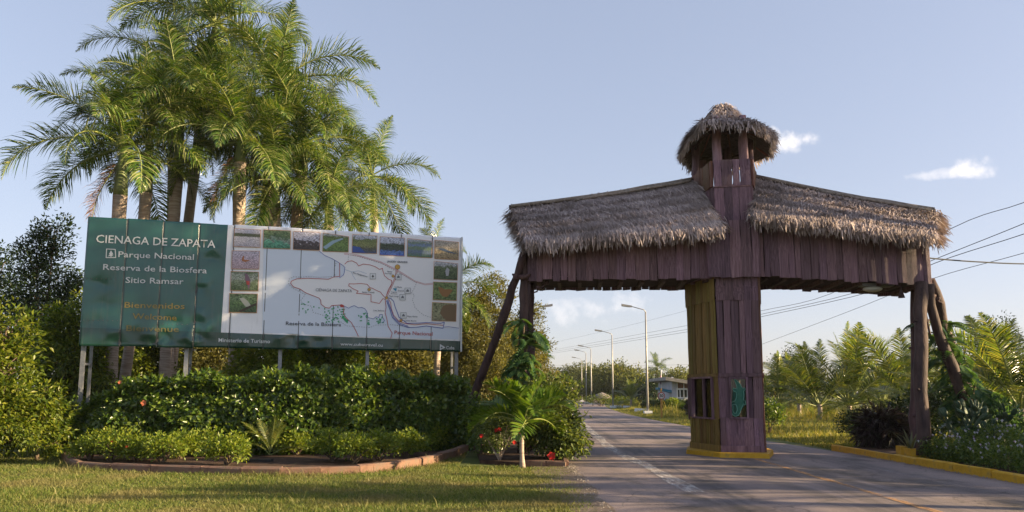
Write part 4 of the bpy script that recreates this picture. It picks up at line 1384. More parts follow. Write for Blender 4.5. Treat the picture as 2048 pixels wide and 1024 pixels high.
for k in range(10):
    a_ = -math.pi / 2 + k * math.pi / 5; r_ = (9 if k % 2 == 0 else 4); st.append(Z2(1565 + r_ * math.cos(a_), 936 + r_ * math.sin(a_)))
poly_print("tourism_logo", st, mat_plain("print_star", (.01, .05, .04), .5), 4.5)

# sea with the land on it
sea_e = [Z2(308, 236), Z2(700, 258), Z2(1500, 306), Z2(1690, 330), Z2(1684, 880), Z2(1240, 866), Z2(548, 842), Z2(300, 832)]
poly_print("map_sea", sea_e, INK['sea'], .5)
LAND = [(350, 100), (400, 140), (460, 165), (520, 200), (560, 228), (577, 245), (572, 290), (565, 312), (530, 338), (480, 333), (430, 354), (380, 350), (250, 344), (150, 349), (106, 368), (96, 385), (120, 416), (180, 436), (230, 470),
        (345, 514), (362, 535), (365, 570), (405, 600), (440, 606), (460, 583), (530, 578), (565, 585), (612, 608), (625, 598), (660, 584), (700, 605), (725, 600), (755, 612), (773, 638), (782, 690), (830, 703), (855, 684), (880, 690), (886, 664), (910, 662), (915, 690), (928, 700), (934, 560),
        (950, 540), (962, 535), (985, 640), (1002, 700), (1060, 748), (1150, 776), (1230, 772), (1300, 766), (1450, 779), (1590, 785), (1612, 150), (1350, 158), (700, 112)]
poly_print("map_land", [Z4(*p) for p in LAND], INK['land'], 1)
ln = lambda name, pts, w, ink, layer=3, dash=None: line_print(name, [[Z4(*p) for p in q] for q in pts], w, ink, layer, dash)
ln("coast_line", [LAND[:9], [(565, 585), (612, 608), (625, 598), (660, 584), (700, 605), (725, 600), (755, 612), (773, 638), (782, 690), (830, 703), (855, 684), (880, 690), (886, 664), (910, 662), (915, 690), (930, 720), (905, 740)], [(1460, 775), (1500, 772), (1590, 785)]], .014, INK['blue'])
ln("park_boundary", [[(577, 215), (600, 192), (640, 186), (680, 205), (700, 232), (740, 215), (800, 222), (850, 240), (885, 262), (912, 252), (915, 275), (930, 320), (965, 350), (992, 360), (995, 390), (965, 440), (945, 500)],
                     [(530, 205), (532, 325), (480, 330), (430, 350), (380, 347), (250, 341), (150, 346), (104, 366), (94, 385), (120, 418), (180, 438), (230, 472), (345, 516), (362, 535), (365, 572), (405, 602), (440, 607), (460, 584), (530, 580), (570, 590), (565, 660), (600, 705), (635, 735), (665, 790), (698, 858)],
                     [(940, 520), (905, 480), (895, 465), (870, 455), (820, 430), (800, 425), (775, 395), (720, 388), (655, 392), (615, 390), (612, 408), (650, 435), (695, 455), (680, 475), (810, 487), (810, 550), (885, 565), (915, 523), (938, 528)],
                     [(936, 530), (944, 600), (935, 650), (950, 700), (962, 770), (998, 830), (985, 875)]], .017, INK['red'])
poly_print("key_area", [Z4(*p) for p in ((530, 578), (548, 572), (572, 585), (560, 600), (538, 598))], INK['red'], 4)
ln("main_road", [[(570, 120), (620, 120), (700, 135), (800, 165), (900, 195), (1000, 245), (1045, 268), (1100, 300), (1200, 365), (1290, 392), (1360, 385)], [(572, 128), (700, 143), (800, 173), (900, 203), (1000, 253), (1045, 276), (1200, 373), (1290, 400), (1360, 394)]], .013, INK['redpale'], 2)
ln("main_road", [[(1045, 265), (1030, 340), (990, 430), (948, 515)], [(1035, 270), (1020, 340), (982, 425), (940, 508)]], .014, INK['red'], 2)
ln("railway", [[(605, 200), (610, 130), (700, 148), (800, 178), (900, 208), (1000, 262), (1100, 315), (1215, 382), (1190, 440), (1170, 470), (1195, 490), (1178, 530), (1200, 600), (1240, 640), (1275, 668), (1345, 690)]], .012, INK['grey'], 3.5, .035)
ln("sea_limit", [[(500, 205), (480, 260), (490, 320), (440, 328), (350, 332), (250, 326), (200, 332), (120, 328), (78, 350), (78, 395), (120, 435), (225, 485), (185, 540), (205, 570), (280, 590), (295, 645), (400, 675), (500, 700), (590, 765), (800, 780), (850, 758), (1000, 755), (1150, 775)]], .012, INK['grey'], 3.5, .035)
ln("bay_road", [[(965, 528), (985, 560), (990, 610), (1010, 670), (1060, 725), (1120, 745), (1200, 755), (1300, 745), (1450, 760)]], .016, INK['red'], 4)
ln("bay_line", [[(948, 540), (978, 620), (1000, 690), (1060, 752), (1140, 780), (1230, 775), (1300, 765), (1450, 786), (1462, 732), (1430, 742), (1300, 735), (1240, 740), (1130, 742), (1060, 690), (1025, 600), (1010, 545), (985, 520), (955, 516)], [(958, 535), (990, 625), (1012, 690), (1066, 742), (1140, 768)]], .02, INK['blue'], 4)
ln("river", [[(580, 265), (640, 285), (700, 275), (770, 300)], [(635, 285), (650, 320), (672, 355)]], .014, INK['river'], 2)
kr = random.Random(8)
mbk = []
for (x0, x1, y0, y1, n_) in ((195, 360, 540, 650, 9), (395, 590, 590, 730, 42), (680, 800, 640, 760, 14), (845, 930, 680, 740, 10)):
    for _ in range(n_):
        x, y = kr.uniform(x0, x1), kr.uniform(y0, y1); L = kr.uniform(5, 18); a_ = kr.uniform(0, 3.1)
        mbk.append([(x, y), (x + L * math.cos(a_), y + L * math.sin(a_) * .8)])
ln("mangrove_keys", mbk, .03, INK['green'], 3)
poly_print("mangrove_key", [Z4(*p) for p in ((555, 670), (575, 680), (578, 700), (610, 715), (600, 745), (575, 720), (560, 700))], INK['green'], 4)
poly_print("lake", [Z4(*p) for p in ((1005, 430), (1040, 430), (1032, 458), (1015, 445))], pm("lake", (.05, .3, .45)), 3)
for x, y, r_ in ((1045, 241, 21), (1006, 322, 11), (793, 442, 12), (948, 515, 11), (1076, 716, 11)):
    poly_print("town_marker", disc(Z4, x, y, r_ + 2.5), INK['black'], 4.5); poly_print("town_marker", disc(Z4, x, y, r_), INK['orange'], 5.2)


def badge(x, y, h, tree=False):
    q = lambda pts: [Z4(x + a * h, y + b * h) for a, b in pts]
    poly_print("map_symbol", q(((-1, -1), (1, -1), (1, 1), (-1, 1))), INK['badge'], 4.2)
    line_print("map_symbol", [q(((-1, -1), (1, -1), (1, 1), (-1, 1), (-1, -1)))], .009, INK['grey'], 5.2)
    if tree: poly_print("map_symbol", q(((0, -.6), (.45, .25), (.1, .25), (.1, .6), (-.1, .6), (-.1, .25), (-.45, .25))), INK['black'], 6.2)
    else: poly_print("map_symbol", q(((0, -.6), (.62, .05), (.42, .05), (.42, .28), (.6, .5), (.6, .62), (.38, .34), (-.38, .34), (-.6, .62), (-.6, .5), (-.42, .28), (-.42, .05), (-.62, .05))), INK['grey'], 6.2)


badge(826, 323, 25, True)
for x, y in ((1053, 330), (1135, 453), (1090, 510), (1098, 672)): badge(x, y, 25)
T4 = lambda b, x0, y0, x1, y1, c, ink, bold=.006: text_print(b, Z4, x0, y0, x1, y1, c, ink, 5.5, bold)
T4("CIÉNAGA DE ZAPATA", 317, 456, 640, 466, 26, INK['grey'])
T4("Reserva de la Biosfera", 52, 757, 543, 769, 33, INK['black'])
T4("Parque Nacional", 1018, 838, 1356, 852, 34, INK['red'])
T4("JAGÜEY GRANDE", 953, 199, 1134, 206, 16, INK['grey'], .03)
for b, x0, y0, x1, y1, c in (("Río Hatiguanico", 650, 297, 777, 333, 14), ("Batey", 955, 286, 998, 289, 12), ("Don Pedro", 932, 303, 1000, 307, 12), ("Santo Tomás", 730, 470, 840, 474, 13), ("La Boca", 1020, 423, 1083, 426, 12),
                             ("Guamá", 1048, 457, 1102, 459, 12), ("Laguna", 990, 467, 1040, 470, 10), ("del Tesoro", 985, 482, 1045, 486, 9), ("Playa Larga", 968, 505, 1056, 508, 12), ("Las Salinas", 833, 632, 928, 636, 12),
                             ("Playa Girón", 1130, 686, 1223, 689, 13), ("Caleta Buena", 1106, 723, 1213, 726, 12)):
    T4(b, x0, y0, x1, y1, c, INK['grey'], .02)

# ---- the photographs pasted round the map
def photo_mat(name, bands, scale=30, seed=0.0, amp=.35):
    """tiny printed photograph: soft horizontal fields of colour broken up by grain"""
    m = bpy.data.materials.new("photo_" + name); m.use_nodes = True
    n, l = nodes_of(m); p = n["Principled BSDF"]
    tc = n.new("ShaderNodeTexCoord")
    nz = n.new("ShaderNodeTexNoise"); nz.inputs["Scale"].default_value = scale; nz.inputs["Detail"].default_value = 4; nz.noise_dimensions = '4D'; nz.inputs["W"].default_value = seed
    l.new(tc.outputs["Generated"], nz.inputs["Vector"])
    sp = n.new("ShaderNodeSeparateXYZ"); l.new(tc.outputs["Generated"], sp.inputs[0])
    ma = n.new("ShaderNodeMath"); ma.operation = 'MULTIPLY_ADD'; l.new(nz.outputs["Fac"], ma.inputs[0]); ma.inputs[1].default_value = amp; l.new(sp.outputs["Z"], ma.inputs[2])
    sb = n.new("ShaderNodeMath"); sb.operation = 'SUBTRACT'; l.new(ma.outputs[0], sb.inputs[0]); sb.inputs[1].default_value = amp / 2
    r = ramp(m.node_tree, bands); l.new(sb.outputs[0], r.inputs[0]); 
    n2 = n.new("ShaderNodeTexNoise"); n2.inputs["Scale"].default_value = scale * 2.6; n2.inputs["Detail"].default_value = 3; n2.noise_dimensions = '4D'; n2.inputs["W"].default_value = seed + 9
    l.new(tc.outputs["Generated"], n2.inputs["Vector"])
    mr = n.new("ShaderNodeMapRange"); l.new(n2.outputs["Fac"], mr.inputs[0]); mr.inputs["From Min"].default_value = .32; mr.inputs["From Max"].default_value = .68; mr.inputs["To Min"].default_value = .3; mr.inputs["To Max"].default_value = 1.75
    hs = n.new("ShaderNodeHueSaturation"); l.new(mr.outputs[0], hs.inputs["Value"]); l.new(r.outputs[0], hs.inputs["Color"])
    l.new(hs.outputs[0], p.inputs["Base Color"]); p.inputs["Roughness"].default_value = .5
    return m


SKYC, WAT, TREE, GRS, SAND = (.42, .44, .52), (.12, .22, .42), (.05, .07, .04), (.14, .2, .06), (.4, .3, .16)
PH = [  # quad in zoom-2 pixels, bands bottom->top, scale, amp, extra shapes
    ("shore", ((105, 98), (286, 108), (283, 228), (98, 222)), [(0, (.42, .38, .42)), (.55, (.5, .47, .5)), (.6, (.09, .1, .06)), (.74, (.08, .09, .05)), (.8, (.45, .43, .5)), (1, (.5, .48, .55))], 14, .12, ()),
    ("green_rock", ((310, 106), (498, 114), (495, 240), (306, 233)), [(0, (.06, .2, .12)), (.35, (.1, .3, .2)), (.5, (.2, .24, .2)), (.65, (.06, .12, .05)), (1, (.16, .2, .1))], 6, 1.1, ()),
    ("oak_leaves", ((523, 118), (706, 125), (702, 250), (518, 242)), [(0, (.05, .04, .04)), (.42, (.08, .06, .06)), (.55, (.45, .43, .5)), (1, (.5, .48, .55))], 7, 1.4, ()),
    ("canal", ((730, 128), (908, 155), (905, 262), (726, 256)), [(0, (.09, .15, .04)), (.45, (.14, .22, .06)), (.8, (.1, .14, .04)), (1, (.45, .45, .48))], 9, .35, (((.0, .22), (.35, .62), (.75, .86), (.8, .8), (.45, .5), (.12, .1)),)),
    ("reeds", ((938, 140), (1108, 150), (1105, 272), (934, 266)), [(0, (.04, .07, .16)), (.25, (.1, .1, .06)), (.5, (.2, .22, .08)), (.75, (.12, .15, .05)), (.85, (.4, .42, .5)), (1, (.45, .47, .55))], 9, .5, (((.0, .0), (.55, .0), (.3, .32), (.0, .36)),)),
    ("lagoon", ((1132, 155), (1303, 165), (1300, 290), (1128, 282)), [(0, (.06, .12, .4)), (.22, (.1, .18, .42)), (.3, (.05, .06, .05)), (.6, (.04, .06, .03)), (.72, (.4, .42, .5)), (1, (.42, .45, .55))], 8, .4, ()),
    ("lily_pond", ((1326, 168), (1497, 187), (1492, 303), (1323, 292)), [(0, (.1, .18, .06)), (.3, (.12, .16, .25)), (.5, (.15, .22, .1)), (.68, (.16, .22, .38)), (.8, (.14, .2, .1)), (.9, (.36, .38, .44)), (1, (.42, .42, .48))], 16, .6, ()),
    ("crocodile", ((1518, 180), (1684, 195), (1682, 316), (1516, 308)), [(0, (.28, .2, .1)), (.4, (.36, .28, .16)), (.7, (.34, .3, .24)), (1, (.4, .36, .3))], 7, .5, (((.1, .55), (.35, .6), (.7, .42), (1.0, .32), (.7, .34), (.4, .42)),)),
    ("duck_pond", ((88, 254), (278, 258), (274, 382), (84, 380)), [(0, (.42, .3, .32)), (.5, (.46, .36, .42)), (1, (.46, .42, .5))], 10, .3, (((.35, .5), (.4, .72), (.44, .7), (.44, .52), (.68, .48), (.5, .38), (.38, .42)),)),
    ("trogon", ((80, 400), (272, 405), (268, 536), (77, 532)), [(0, (.08, .12, .05)), (.4, (.16, .2, .1)), (.7, (.34, .36, .3)), (1, (.12, .16, .08))], 8, 1.3, (((.5, .92), (.6, .88), (.72, .55), (.7, .3), (.66, .02), (.6, .3), (.52, .55)),)),
    ("tody", ((70, 556), (264, 560), (258, 690), (66, 686)), [(0, (.05, .08, .04)), (.4, (.08, .14, .05)), (.8, (.14, .2, .1)), (1, (.1, .14, .06))], 5, .6, (((.35, .75), (.5, .8), (.66, .62), (.8, .35), (.6, .3), (.48, .5)),)),
    ("heron", ((1512, 328), (1677, 345), (1674, 460), (1510, 452)), [(0, (.06, .09, .04)), (.5, (.1, .13, .06)), (.7, (.12, .15, .08)), (.8, (.4, .4, .42)), (1, (.45, .45, .48))], 8, .5, (((.55, .72), (.66, .6), (.62, .22), (.52, .2), (.48, .5)),)),
    ("butterfly", ((1508, 474), (1672, 480), (1668, 604), (1504, 598)), [(0, (.12, .17, .06)), (.5, (.18, .24, .08)), (1, (.14, .2, .07))], 5, .4, (((.2, .75), (.32, .7), (.5, .6), (.66, .62), (.84, .6), (.72, .35), (.6, .18), (.4, .2), (.28, .4)),)),
    ("hutia", ((1500, 618), (1668, 628), (1664, 750), (1496, 745)), [(0, (.2, .19, .11)), (.5, (.27, .27, .15)), (1, (.24, .25, .13))], 5, .3, (((.45, .85), (.7, .95), (1., .92), (1., .0), (.6, .02), (.42, .25), (.33, .42), (.36, .6)),)),
]
SHC = {"canal": (.3, .42, .5), "reeds": (.05, .1, .32), "crocodile": (.1, .14, .2), "duck_pond": (.4, .16, .07), "trogon": (.2, .12, .16), "tody": (.42, .42, .36), "heron": (.42, .42, .44), "butterfly": (.32, .16, .06), "hutia": (.2, .13, .07)}
for i, (nm, quad, bands, sc_, amp, shapes) in enumerate(PH):
    q = [Z2(*p) for p in quad]
    c = (sum(p[0] for p in q) / 4, sum(p[1] for p in q) / 4)
    # orange keyline under, picture above
    poly_print("photo_border", [(c[0] + (p[0] - c[0]) * 1.035, c[1] + (p[1] - c[1]) * 1.05) for p in q], INK['frame'], 4)
    o = poly_print("photograph", q, photo_mat(nm, bands, sc_, i * 3.7, amp), 5)
    for sh in shapes:
        P = []
        for u, v in sh:
            bot = Vector(q[3]).lerp(Vector(q[2]), u); top = Vector(q[0]).lerp(Vector(q[1]), u); P.append(tuple(bot.lerp(top, v)))
        poly_print("photograph_motif", P, pm("motif_" + nm, SHC[nm]), 6)
    if nm == "trogon":
        poly_print("photograph_motif", [tuple(Vector(q[3]).lerp(Vector(q[2]), u).lerp(Vector(q[0]).lerp(Vector(q[1]), u), v)) for u, v in ((.55, .52), (.68, .5), (.68, .3), (.58, .32))], INK['red'], 7)
    if nm == "tody":
        poly_print("photograph_motif", [tuple(Vector(q[3]).lerp(Vector(q[2]), u).lerp(Vector(q[0]).lerp(Vector(q[1]), u), v)) for u, v in ((.3, .05), (1., .55), (1., .42), (.45, .02))], pm("twig", (.06, .045, .035)), 7)
# ================================================================== vegetation builders
def leaf_mesh(P, D, N, L, Wd, fold=.18):
    """folded diamond leaves: base P, direction D, normal N"""
    n = len(P)
    S = unit(np.cross(D, N)); N2 = np.cross(S, D)
    L = np.broadcast_to(L, (n,)); Wd = np.broadcast_to(Wd, (n,))
    mid = P + D * (L * .45)[:, None]
    up = N2 * (Wd * fold)[:, None]
    V = np.stack([P, mid + S * (Wd / 2)[:, None] + up, P + D * L[:, None] - N2 * (L * .12)[:, None], mid - S * (Wd / 2)[:, None] + up], 1).reshape(-1, 3)
    i = np.arange(n)[:, None] * 4
    return V, np.concatenate([i + [0, 1, 2], i + [0, 2, 3]], 0)


def clump_leaves(C, rad, per, L, Wd, g, droop=.2, center=None):
    """leaf clumps round the points C"""
    n = len(C) * per
    rad = np.repeat(np.broadcast_to(rad, (len(C),)), per)
    c = np.repeat(C, per, 0)
    off = rand_dirs(n, g) * (g.uniform(0, 1, n) ** .45)[:, None]
    P = c + off * rad[:, None]
    out = off if center is None else unit(P - np.asarray(center)) * .8 + off
    D = unit(out * .8 + rand_dirs(n, g) * .7 + np.array([0, 0, -droop]))
    N = unit(np.array([0, 0, .9]) + rand_dirs(n, g) * .75 + out * .25)
    return leaf_mesh(P, D, N, L * g.uniform(.65, 1.3, n), Wd * g.uniform(.7, 1.25, n))


def lobes_points(base, lobes, per_area, g, inner=.25):
    """clump centres over a set of ellipsoid lobes (cx,cy,cz,rx,ry,rz)"""
    out = []
    for (cx, cy, cz, rx, ry, rz) in lobes:
        n = max(4, int(per_area * (rx * ry + rx * rz + ry * rz)))
        d = rand_dirs(n, g)
        r = np.where(g.uniform(0, 1, n) < inner, g.uniform(.3, .8, n), g.uniform(.82, 1.08, n))
        out.append(np.array([cx, cy, cz]) + d * np.array([rx, ry, rz]) * r[:, None])
    P = np.concatenate(out)
    return P[P[:, 2] > .05]


def tree(name, label, cat, base, lobes, leaf, clump_r, per, L, Wd, per_area, trunk_r=.15, seed=1, group=None, bark='bark', droop=.2, trunk_top=None, crown_name="crown", trunk=True, inner=.25):
    """lobes relative to the base"""
    g = np.random.default_rng(seed); rr = random.Random(seed)
    root = empty(name, base, label=label, cat=cat, group=group)
    C = lobes_points(base, lobes, per_area, g, inner)
    cen = np.mean([l[:3] for l in lobes], 0)
    V, F = clump_leaves(C, clump_r * g.uniform(.6, 1.25, len(C)), per, L, Wd, g, droop, cen)
    V[:, 2] = np.maximum(V[:, 2], .02)
    obj(crown_name, new_mesh(crown_name, V, F, M[leaf]), root)
    if trunk:
        tz = trunk_top or min(l[2] for l in lobes)
        mb = MB()
        top = Vector((cen[0] * .6, cen[1] * .6, tz))
        pts = [Vector((0, 0, -.05)), top * .5 + Vector((rr.uniform(-.1, .1), rr.uniform(-.1, .1), 0)), top]
        mb.tube(pts, [trunk_r * 1.15, trunk_r * .85, trunk_r * .65], 8)
        for l in lobes:
            c = Vector(l[:3]); st_ = pts[1].lerp(top, rr.uniform(.2, 1))
            m_ = st_.lerp(c, .5) + Vector((0, 0, -.12 * l[5]))
            mb.tube([st_, m_, c + Vector((0, 0, l[5] * .3))], [trunk_r * .5, trunk_r * .32, trunk_r * .12], 6)
            for k in range(3):
                d = Vector((rr.uniform(-1, 1) * l[3], rr.uniform(-1, 1) * l[4], rr.uniform(-.2, .9) * l[5])) * .8
                mb.tube([m_.lerp(c, .6), c + d * .6, c + d], [trunk_r * .2, trunk_r * .12, trunk_r * .04], 5)
        mb.build("trunk" if trunk_r > .06 else "stem", M[bark], root, True)
    return root


# ------------------------------------------------------------------ palms
def frond_mesh(name, L, elev, droop, leaflet, nleaf, mat, seed, plume=.5, hang=.6, wid=.035, petiole=.12, rach=.022, taper_tip=.25, vshape=.35):
    """feather leaf growing along +X, curving down; leaflets on both sides"""
    g = random.Random(seed)
    ns = 16
    pts = [Vector((0, 0, 0))]; ang = elev
    angs = []
    for i in range(ns):
        f = (i + .5) / ns
        a = elev - droop * f ** 1.4
        angs.append(a)
        pts.append(pts[-1] + Vector((math.cos(a), 0, math.sin(a))) * (L / ns))
    V, F = [], []
    mb = MB(); mb.tube(pts, [rach * (1.3 - 1.15 * i / ns) for i in range(ns + 1)], 5)
    nr = len(mb.F)
    V = [tuple(v) for v in mb.V]; F = list(mb.F); mi = [1] * nr
    twist = g.uniform(-.25, .25)
    for k in range(nleaf):
        f = petiole + (1 - petiole) * (k + g.random()) / nleaf
        i = min(int(f * ns), ns - 1); fr = f * ns - i
        p = pts[i].lerp(pts[i + 1], fr); a = angs[i]
        T = Vector((math.cos(a), 0, math.sin(a))); U = Vector((-math.sin(a), 0, math.cos(a)))
        env = (math.sin(math.pi * min(1, (f - petiole) / (1 - petiole) * .86 + .1)) ** .55) * (1 - (1 - taper_tip) * max(0, f - .7) / .3)
        for sd in (-1, 1):
            S = Vector((0, sd, 0))
            c = vshape + g.gauss(0, plume)
            d = (T * (.55 + .5 * f + g.gauss(0, .1)) + S * 1.0 + U * c).normalized()
            l_ = leaflet * env * g.uniform(.82, 1.12); w = wid * g.uniform(.8, 1.15)
            q = p.copy(); base = len(V)
            wv = d.cross(U if abs(d.dot(U)) < .9 else T).normalized()
            steps = 3
            for s_ in range(steps + 1):
                ww = w * (.55, 1.0, .75, .06)[s_] / 2
                V.append(tuple(q - wv * ww)); V.append(tuple(q + wv * ww))
                if s_ < steps:
                    q = q + d * (l_ / steps)
                    d = (d + Vector((0, 0, -1)) * hang * (.3 + .35 * s_)).normalized()
            for s_ in range(steps):
                b = base + 2 * s_
                F.append((b, b + 1, b + 3, b + 2)); mi.append(0)
    return new_mesh(name, V, F, M[mat], False, (M['rachis'],), mi)


FROND = {}


def frond(kind, cls, var):
    key = (kind, cls, var)
    if key not in FROND:
        s = hash((kind == 'royal', cls, var)) % 1000 + cls * 17 + var * 5
        if kind in ('royal', 'royal_dead'):
            elev, dr = [(1.35, .5), (1.0, 1.45), (.65, 1.65), (.28, 1.6), (-.12, 1.35), (-.65, .8)][cls]
            FROND[key] = frond_mesh("frond", 1.0, elev, dr + .15 * (var - 1), .27, 135, kind, s, .42, .85, .0082, .1, .0085)
        elif kind == 'coco':
            elev, dr = [(1.45, .35), (1.2, .75), (.95, 1.1), (.65, 1.3), (.3, 1.35), (-.1, 1.1)][cls]
            FROND[key] = frond_mesh("frond", 1.0, elev, dr + .15 * (var - 1), .2, 78, kind, s, .14, .5, .0095, .18, .008, .35, .25)
        elif kind == 'fan':
            elev, dr = [(1.35, .7), (1.08, 1.25), (.82, 1.6), (.5, 1.7), (.2, 1.5), (0, 1.3)][cls]
            FROND[key] = frond_mesh("frond", 1.0, elev, dr + .15 * (var - 1), .36, 34, kind, s, .1, .22, .035, .12, .014, .5, .5)
    return FROND[key]


def palm(name, label, base, crown, flen, kind='royal', nf=18, trunk_r=.19, shaft=1.5, seed=0, group=None, cat="palm tree", dead=0, classes=None, bulge=1.15, roll=.25, az0=0.0):
    """crown: world point where the fronds spring"""
    g = random.Random(seed)
    base, crown = Vector(base), Vector(crown)
    root = empty(name, base, label=label, cat=cat, group=group)
    top = crown - base
    H = top.length
    if H > .35:
        zsh = max(0.02, 1 - shaft / H)
        mb = MB(); P, Rr = [], []
        n = 14
        bend = Vector((g.uniform(-.12, .12), g.uniform(-.12, .12), 0))
        for i in range(n + 1):
            f = zsh * i / n
            P.append(top * f + bend * math.sin(math.pi * f) + Vector((0, 0, -.05 if i == 0 else 0)))
            Rr.append(trunk_r * (1.25 - .35 * min(1, f * 6) + (bulge - 1) * math.exp(-((f - .78) / .16) ** 2)) * (1 + .025 * (-1) ** i))
        mb.tube(P, Rr, 14)
        mb.build("trunk", M['palm_bark'], root, True)
        if shaft > .2:
            mb = MB()
            pts = [top * (zsh + (1 - zsh) * k / 6) + bend * math.sin(math.pi * (zsh + (1 - zsh) * k / 6)) for k in range(7)]
            rad = [Rr[-1] * .99, Rr[-1] * .95, Rr[-1] * .82, Rr[-1] * .7, Rr[-1] * .6, Rr[-1] * .5, Rr[-1] * .38]
            mb.tube(pts, rad, 12); mb.build("crownshaft", M['crownshaft'], root, True)
    az = az0 + g.uniform(0, 6.28)
    for i in range(nf):
        f = i / max(1, nf - 1)
        cls = (classes or [0, 1, 1, 2, 2, 3, 3, 4, 4, 4, 5, 5])[int(f * (len(classes or [0] * 12) - .01))]
        az += 2.399963 + g.uniform(-.2, .2)
        k_ = kind
        s_ = flen * g.uniform(.88, 1.1) * (.85 if cls == 0 else 1)
        off = Vector((math.cos(az), math.sin(az), 0)) * trunk_r * .35
        o = obj("frond", frond(k_, cls, g.randrange(3)), root, loc=top + off + Vector((0, 0, -.04 * cls)), rot=(g.uniform(-roll, roll), g.uniform(-.12, .12), az), scale=(s_, s_, s_))
    for i in range(dead):
        az += 1.9
        obj("dead_frond", frond('royal_dead', 5, 0), root, loc=top + Vector((0, 0, -.5)), rot=(0, .35, az), scale=(flen * .7,) * 3)
    return root


# ------------------------------------------------------------------ the royal palms behind the board
RG = "royal palms behind the billboard"
def royal(label, bpx, Y, cpx, cpy, fl, seed, shaft=1.6, tr=.2, dead=0, nf=18, by=None, **kw):
    b = W(bpx, 760, Y); b.z = 0
    c = W(cpx, cpy, by or Y)
    return palm("royal_palm", label, b, c, fl, 'royal', nf, tr, shaft, seed, RG, dead=dead, **kw)


UP = [0, 1, 1, 2, 2, 3, 3, 3, 4]
royal("leftmost royal palm, dark fronds reaching out to the left, one dead rusty frond", 226, 23.6, 247, 288, 3.7, 1, 1.75, .21, 1, 17, classes=[0, 1, 1, 2, 2, 3, 3, 4, 4])
royal("royal palm with sunlit green shaft just right of the leftmost palm", 238, 24.8, 302, 240, 3.3, 2, 2.6, .19, 0, 14, classes=UP)
royal("royal palm whose trunk rises behind the second green panel", 330, 25.2, 364, 225, 3.6, 3, 2.4, .2, 0, 16, classes=UP)
royal("tallest royal palm, its crown cut by the top of the picture", 336, 27.5, 432, 40, 4.3, 4, 2.5, .2, 0, 19)
royal("royal palm with brown trunk rising behind the first photograph of the billboard", 466, 24.6, 481, 275, 3.5, 5, .9, .2, 1, 17, classes=[0, 1, 1, 2, 2, 3, 3, 4, 4])
royal("royal palm with a wide sunlit crown right of the tallest one", 480, 27.0, 556, 165, 4.2, 6, 1.6, .21, 0, 20)
royal("royal palm with drooping fronds hanging low behind the middle of the board", 560, 26.5, 612, 275, 3.6, 7, 1.5, .2, 0, 19)
royal("smallest royal palm, rightmost of the group, sunlit above the map", 773, 29.0, 745, 345, 3.2, 8, 1.5, .15, 0, 16)
royal("royal palm with its crown between the sunlit shaft palm and the tallest", 340, 27.2, 352, 130, 3.8, 11, 2.0, .2, 0, 16)
royal("low royal palm filling the middle of the group, fronds touching the board top", 545, 25.0, 552, 350, 3.0, 12, 1.2, .18, 0, 17)
royal("low royal palm left of the smallest one, fronds draped behind the photographs", 655, 25.6, 660, 385, 2.7, 13, 1.2, .17, 0, 15)
b8 = W(868, 800, 26.0); b8.z = 0
palm("small_palm", "short dark palm half hidden behind the right edge of the billboard", b8, W(882, 585, 26.0), 2.3, 'royal', 12, .12, .9, 9, None, "palm tree")
b9 = W(852, 800, 33); b9.z = 0
palm("small_palm", "small palm whose tip shows above the right corner of the billboard", b9, W(868, 500, 33), 1.7, 'royal', 10, .12, .9, 10, None, "palm tree")

# ------------------------------------------------------------------ hedge and the bed in front of it
HF = [(-11.2, 19.35), (-10.2, 19.05), (-8.4, 18.85), (-6, 18.9), (-4, 19.3), (-2.4, 20.0), (-1.35, 20.7)]     # front line
HB = [(-11.3, 20.0), (-10.2, 20.3), (-8.4, 20.8), (-6, 21.4), (-4, 21.9), (-2.4, 22.4), (-1.25, 22.4)]     # back line
HT = [.8, 1.6, 1.84, 1.92, 1.93, 1.88, 1.75]


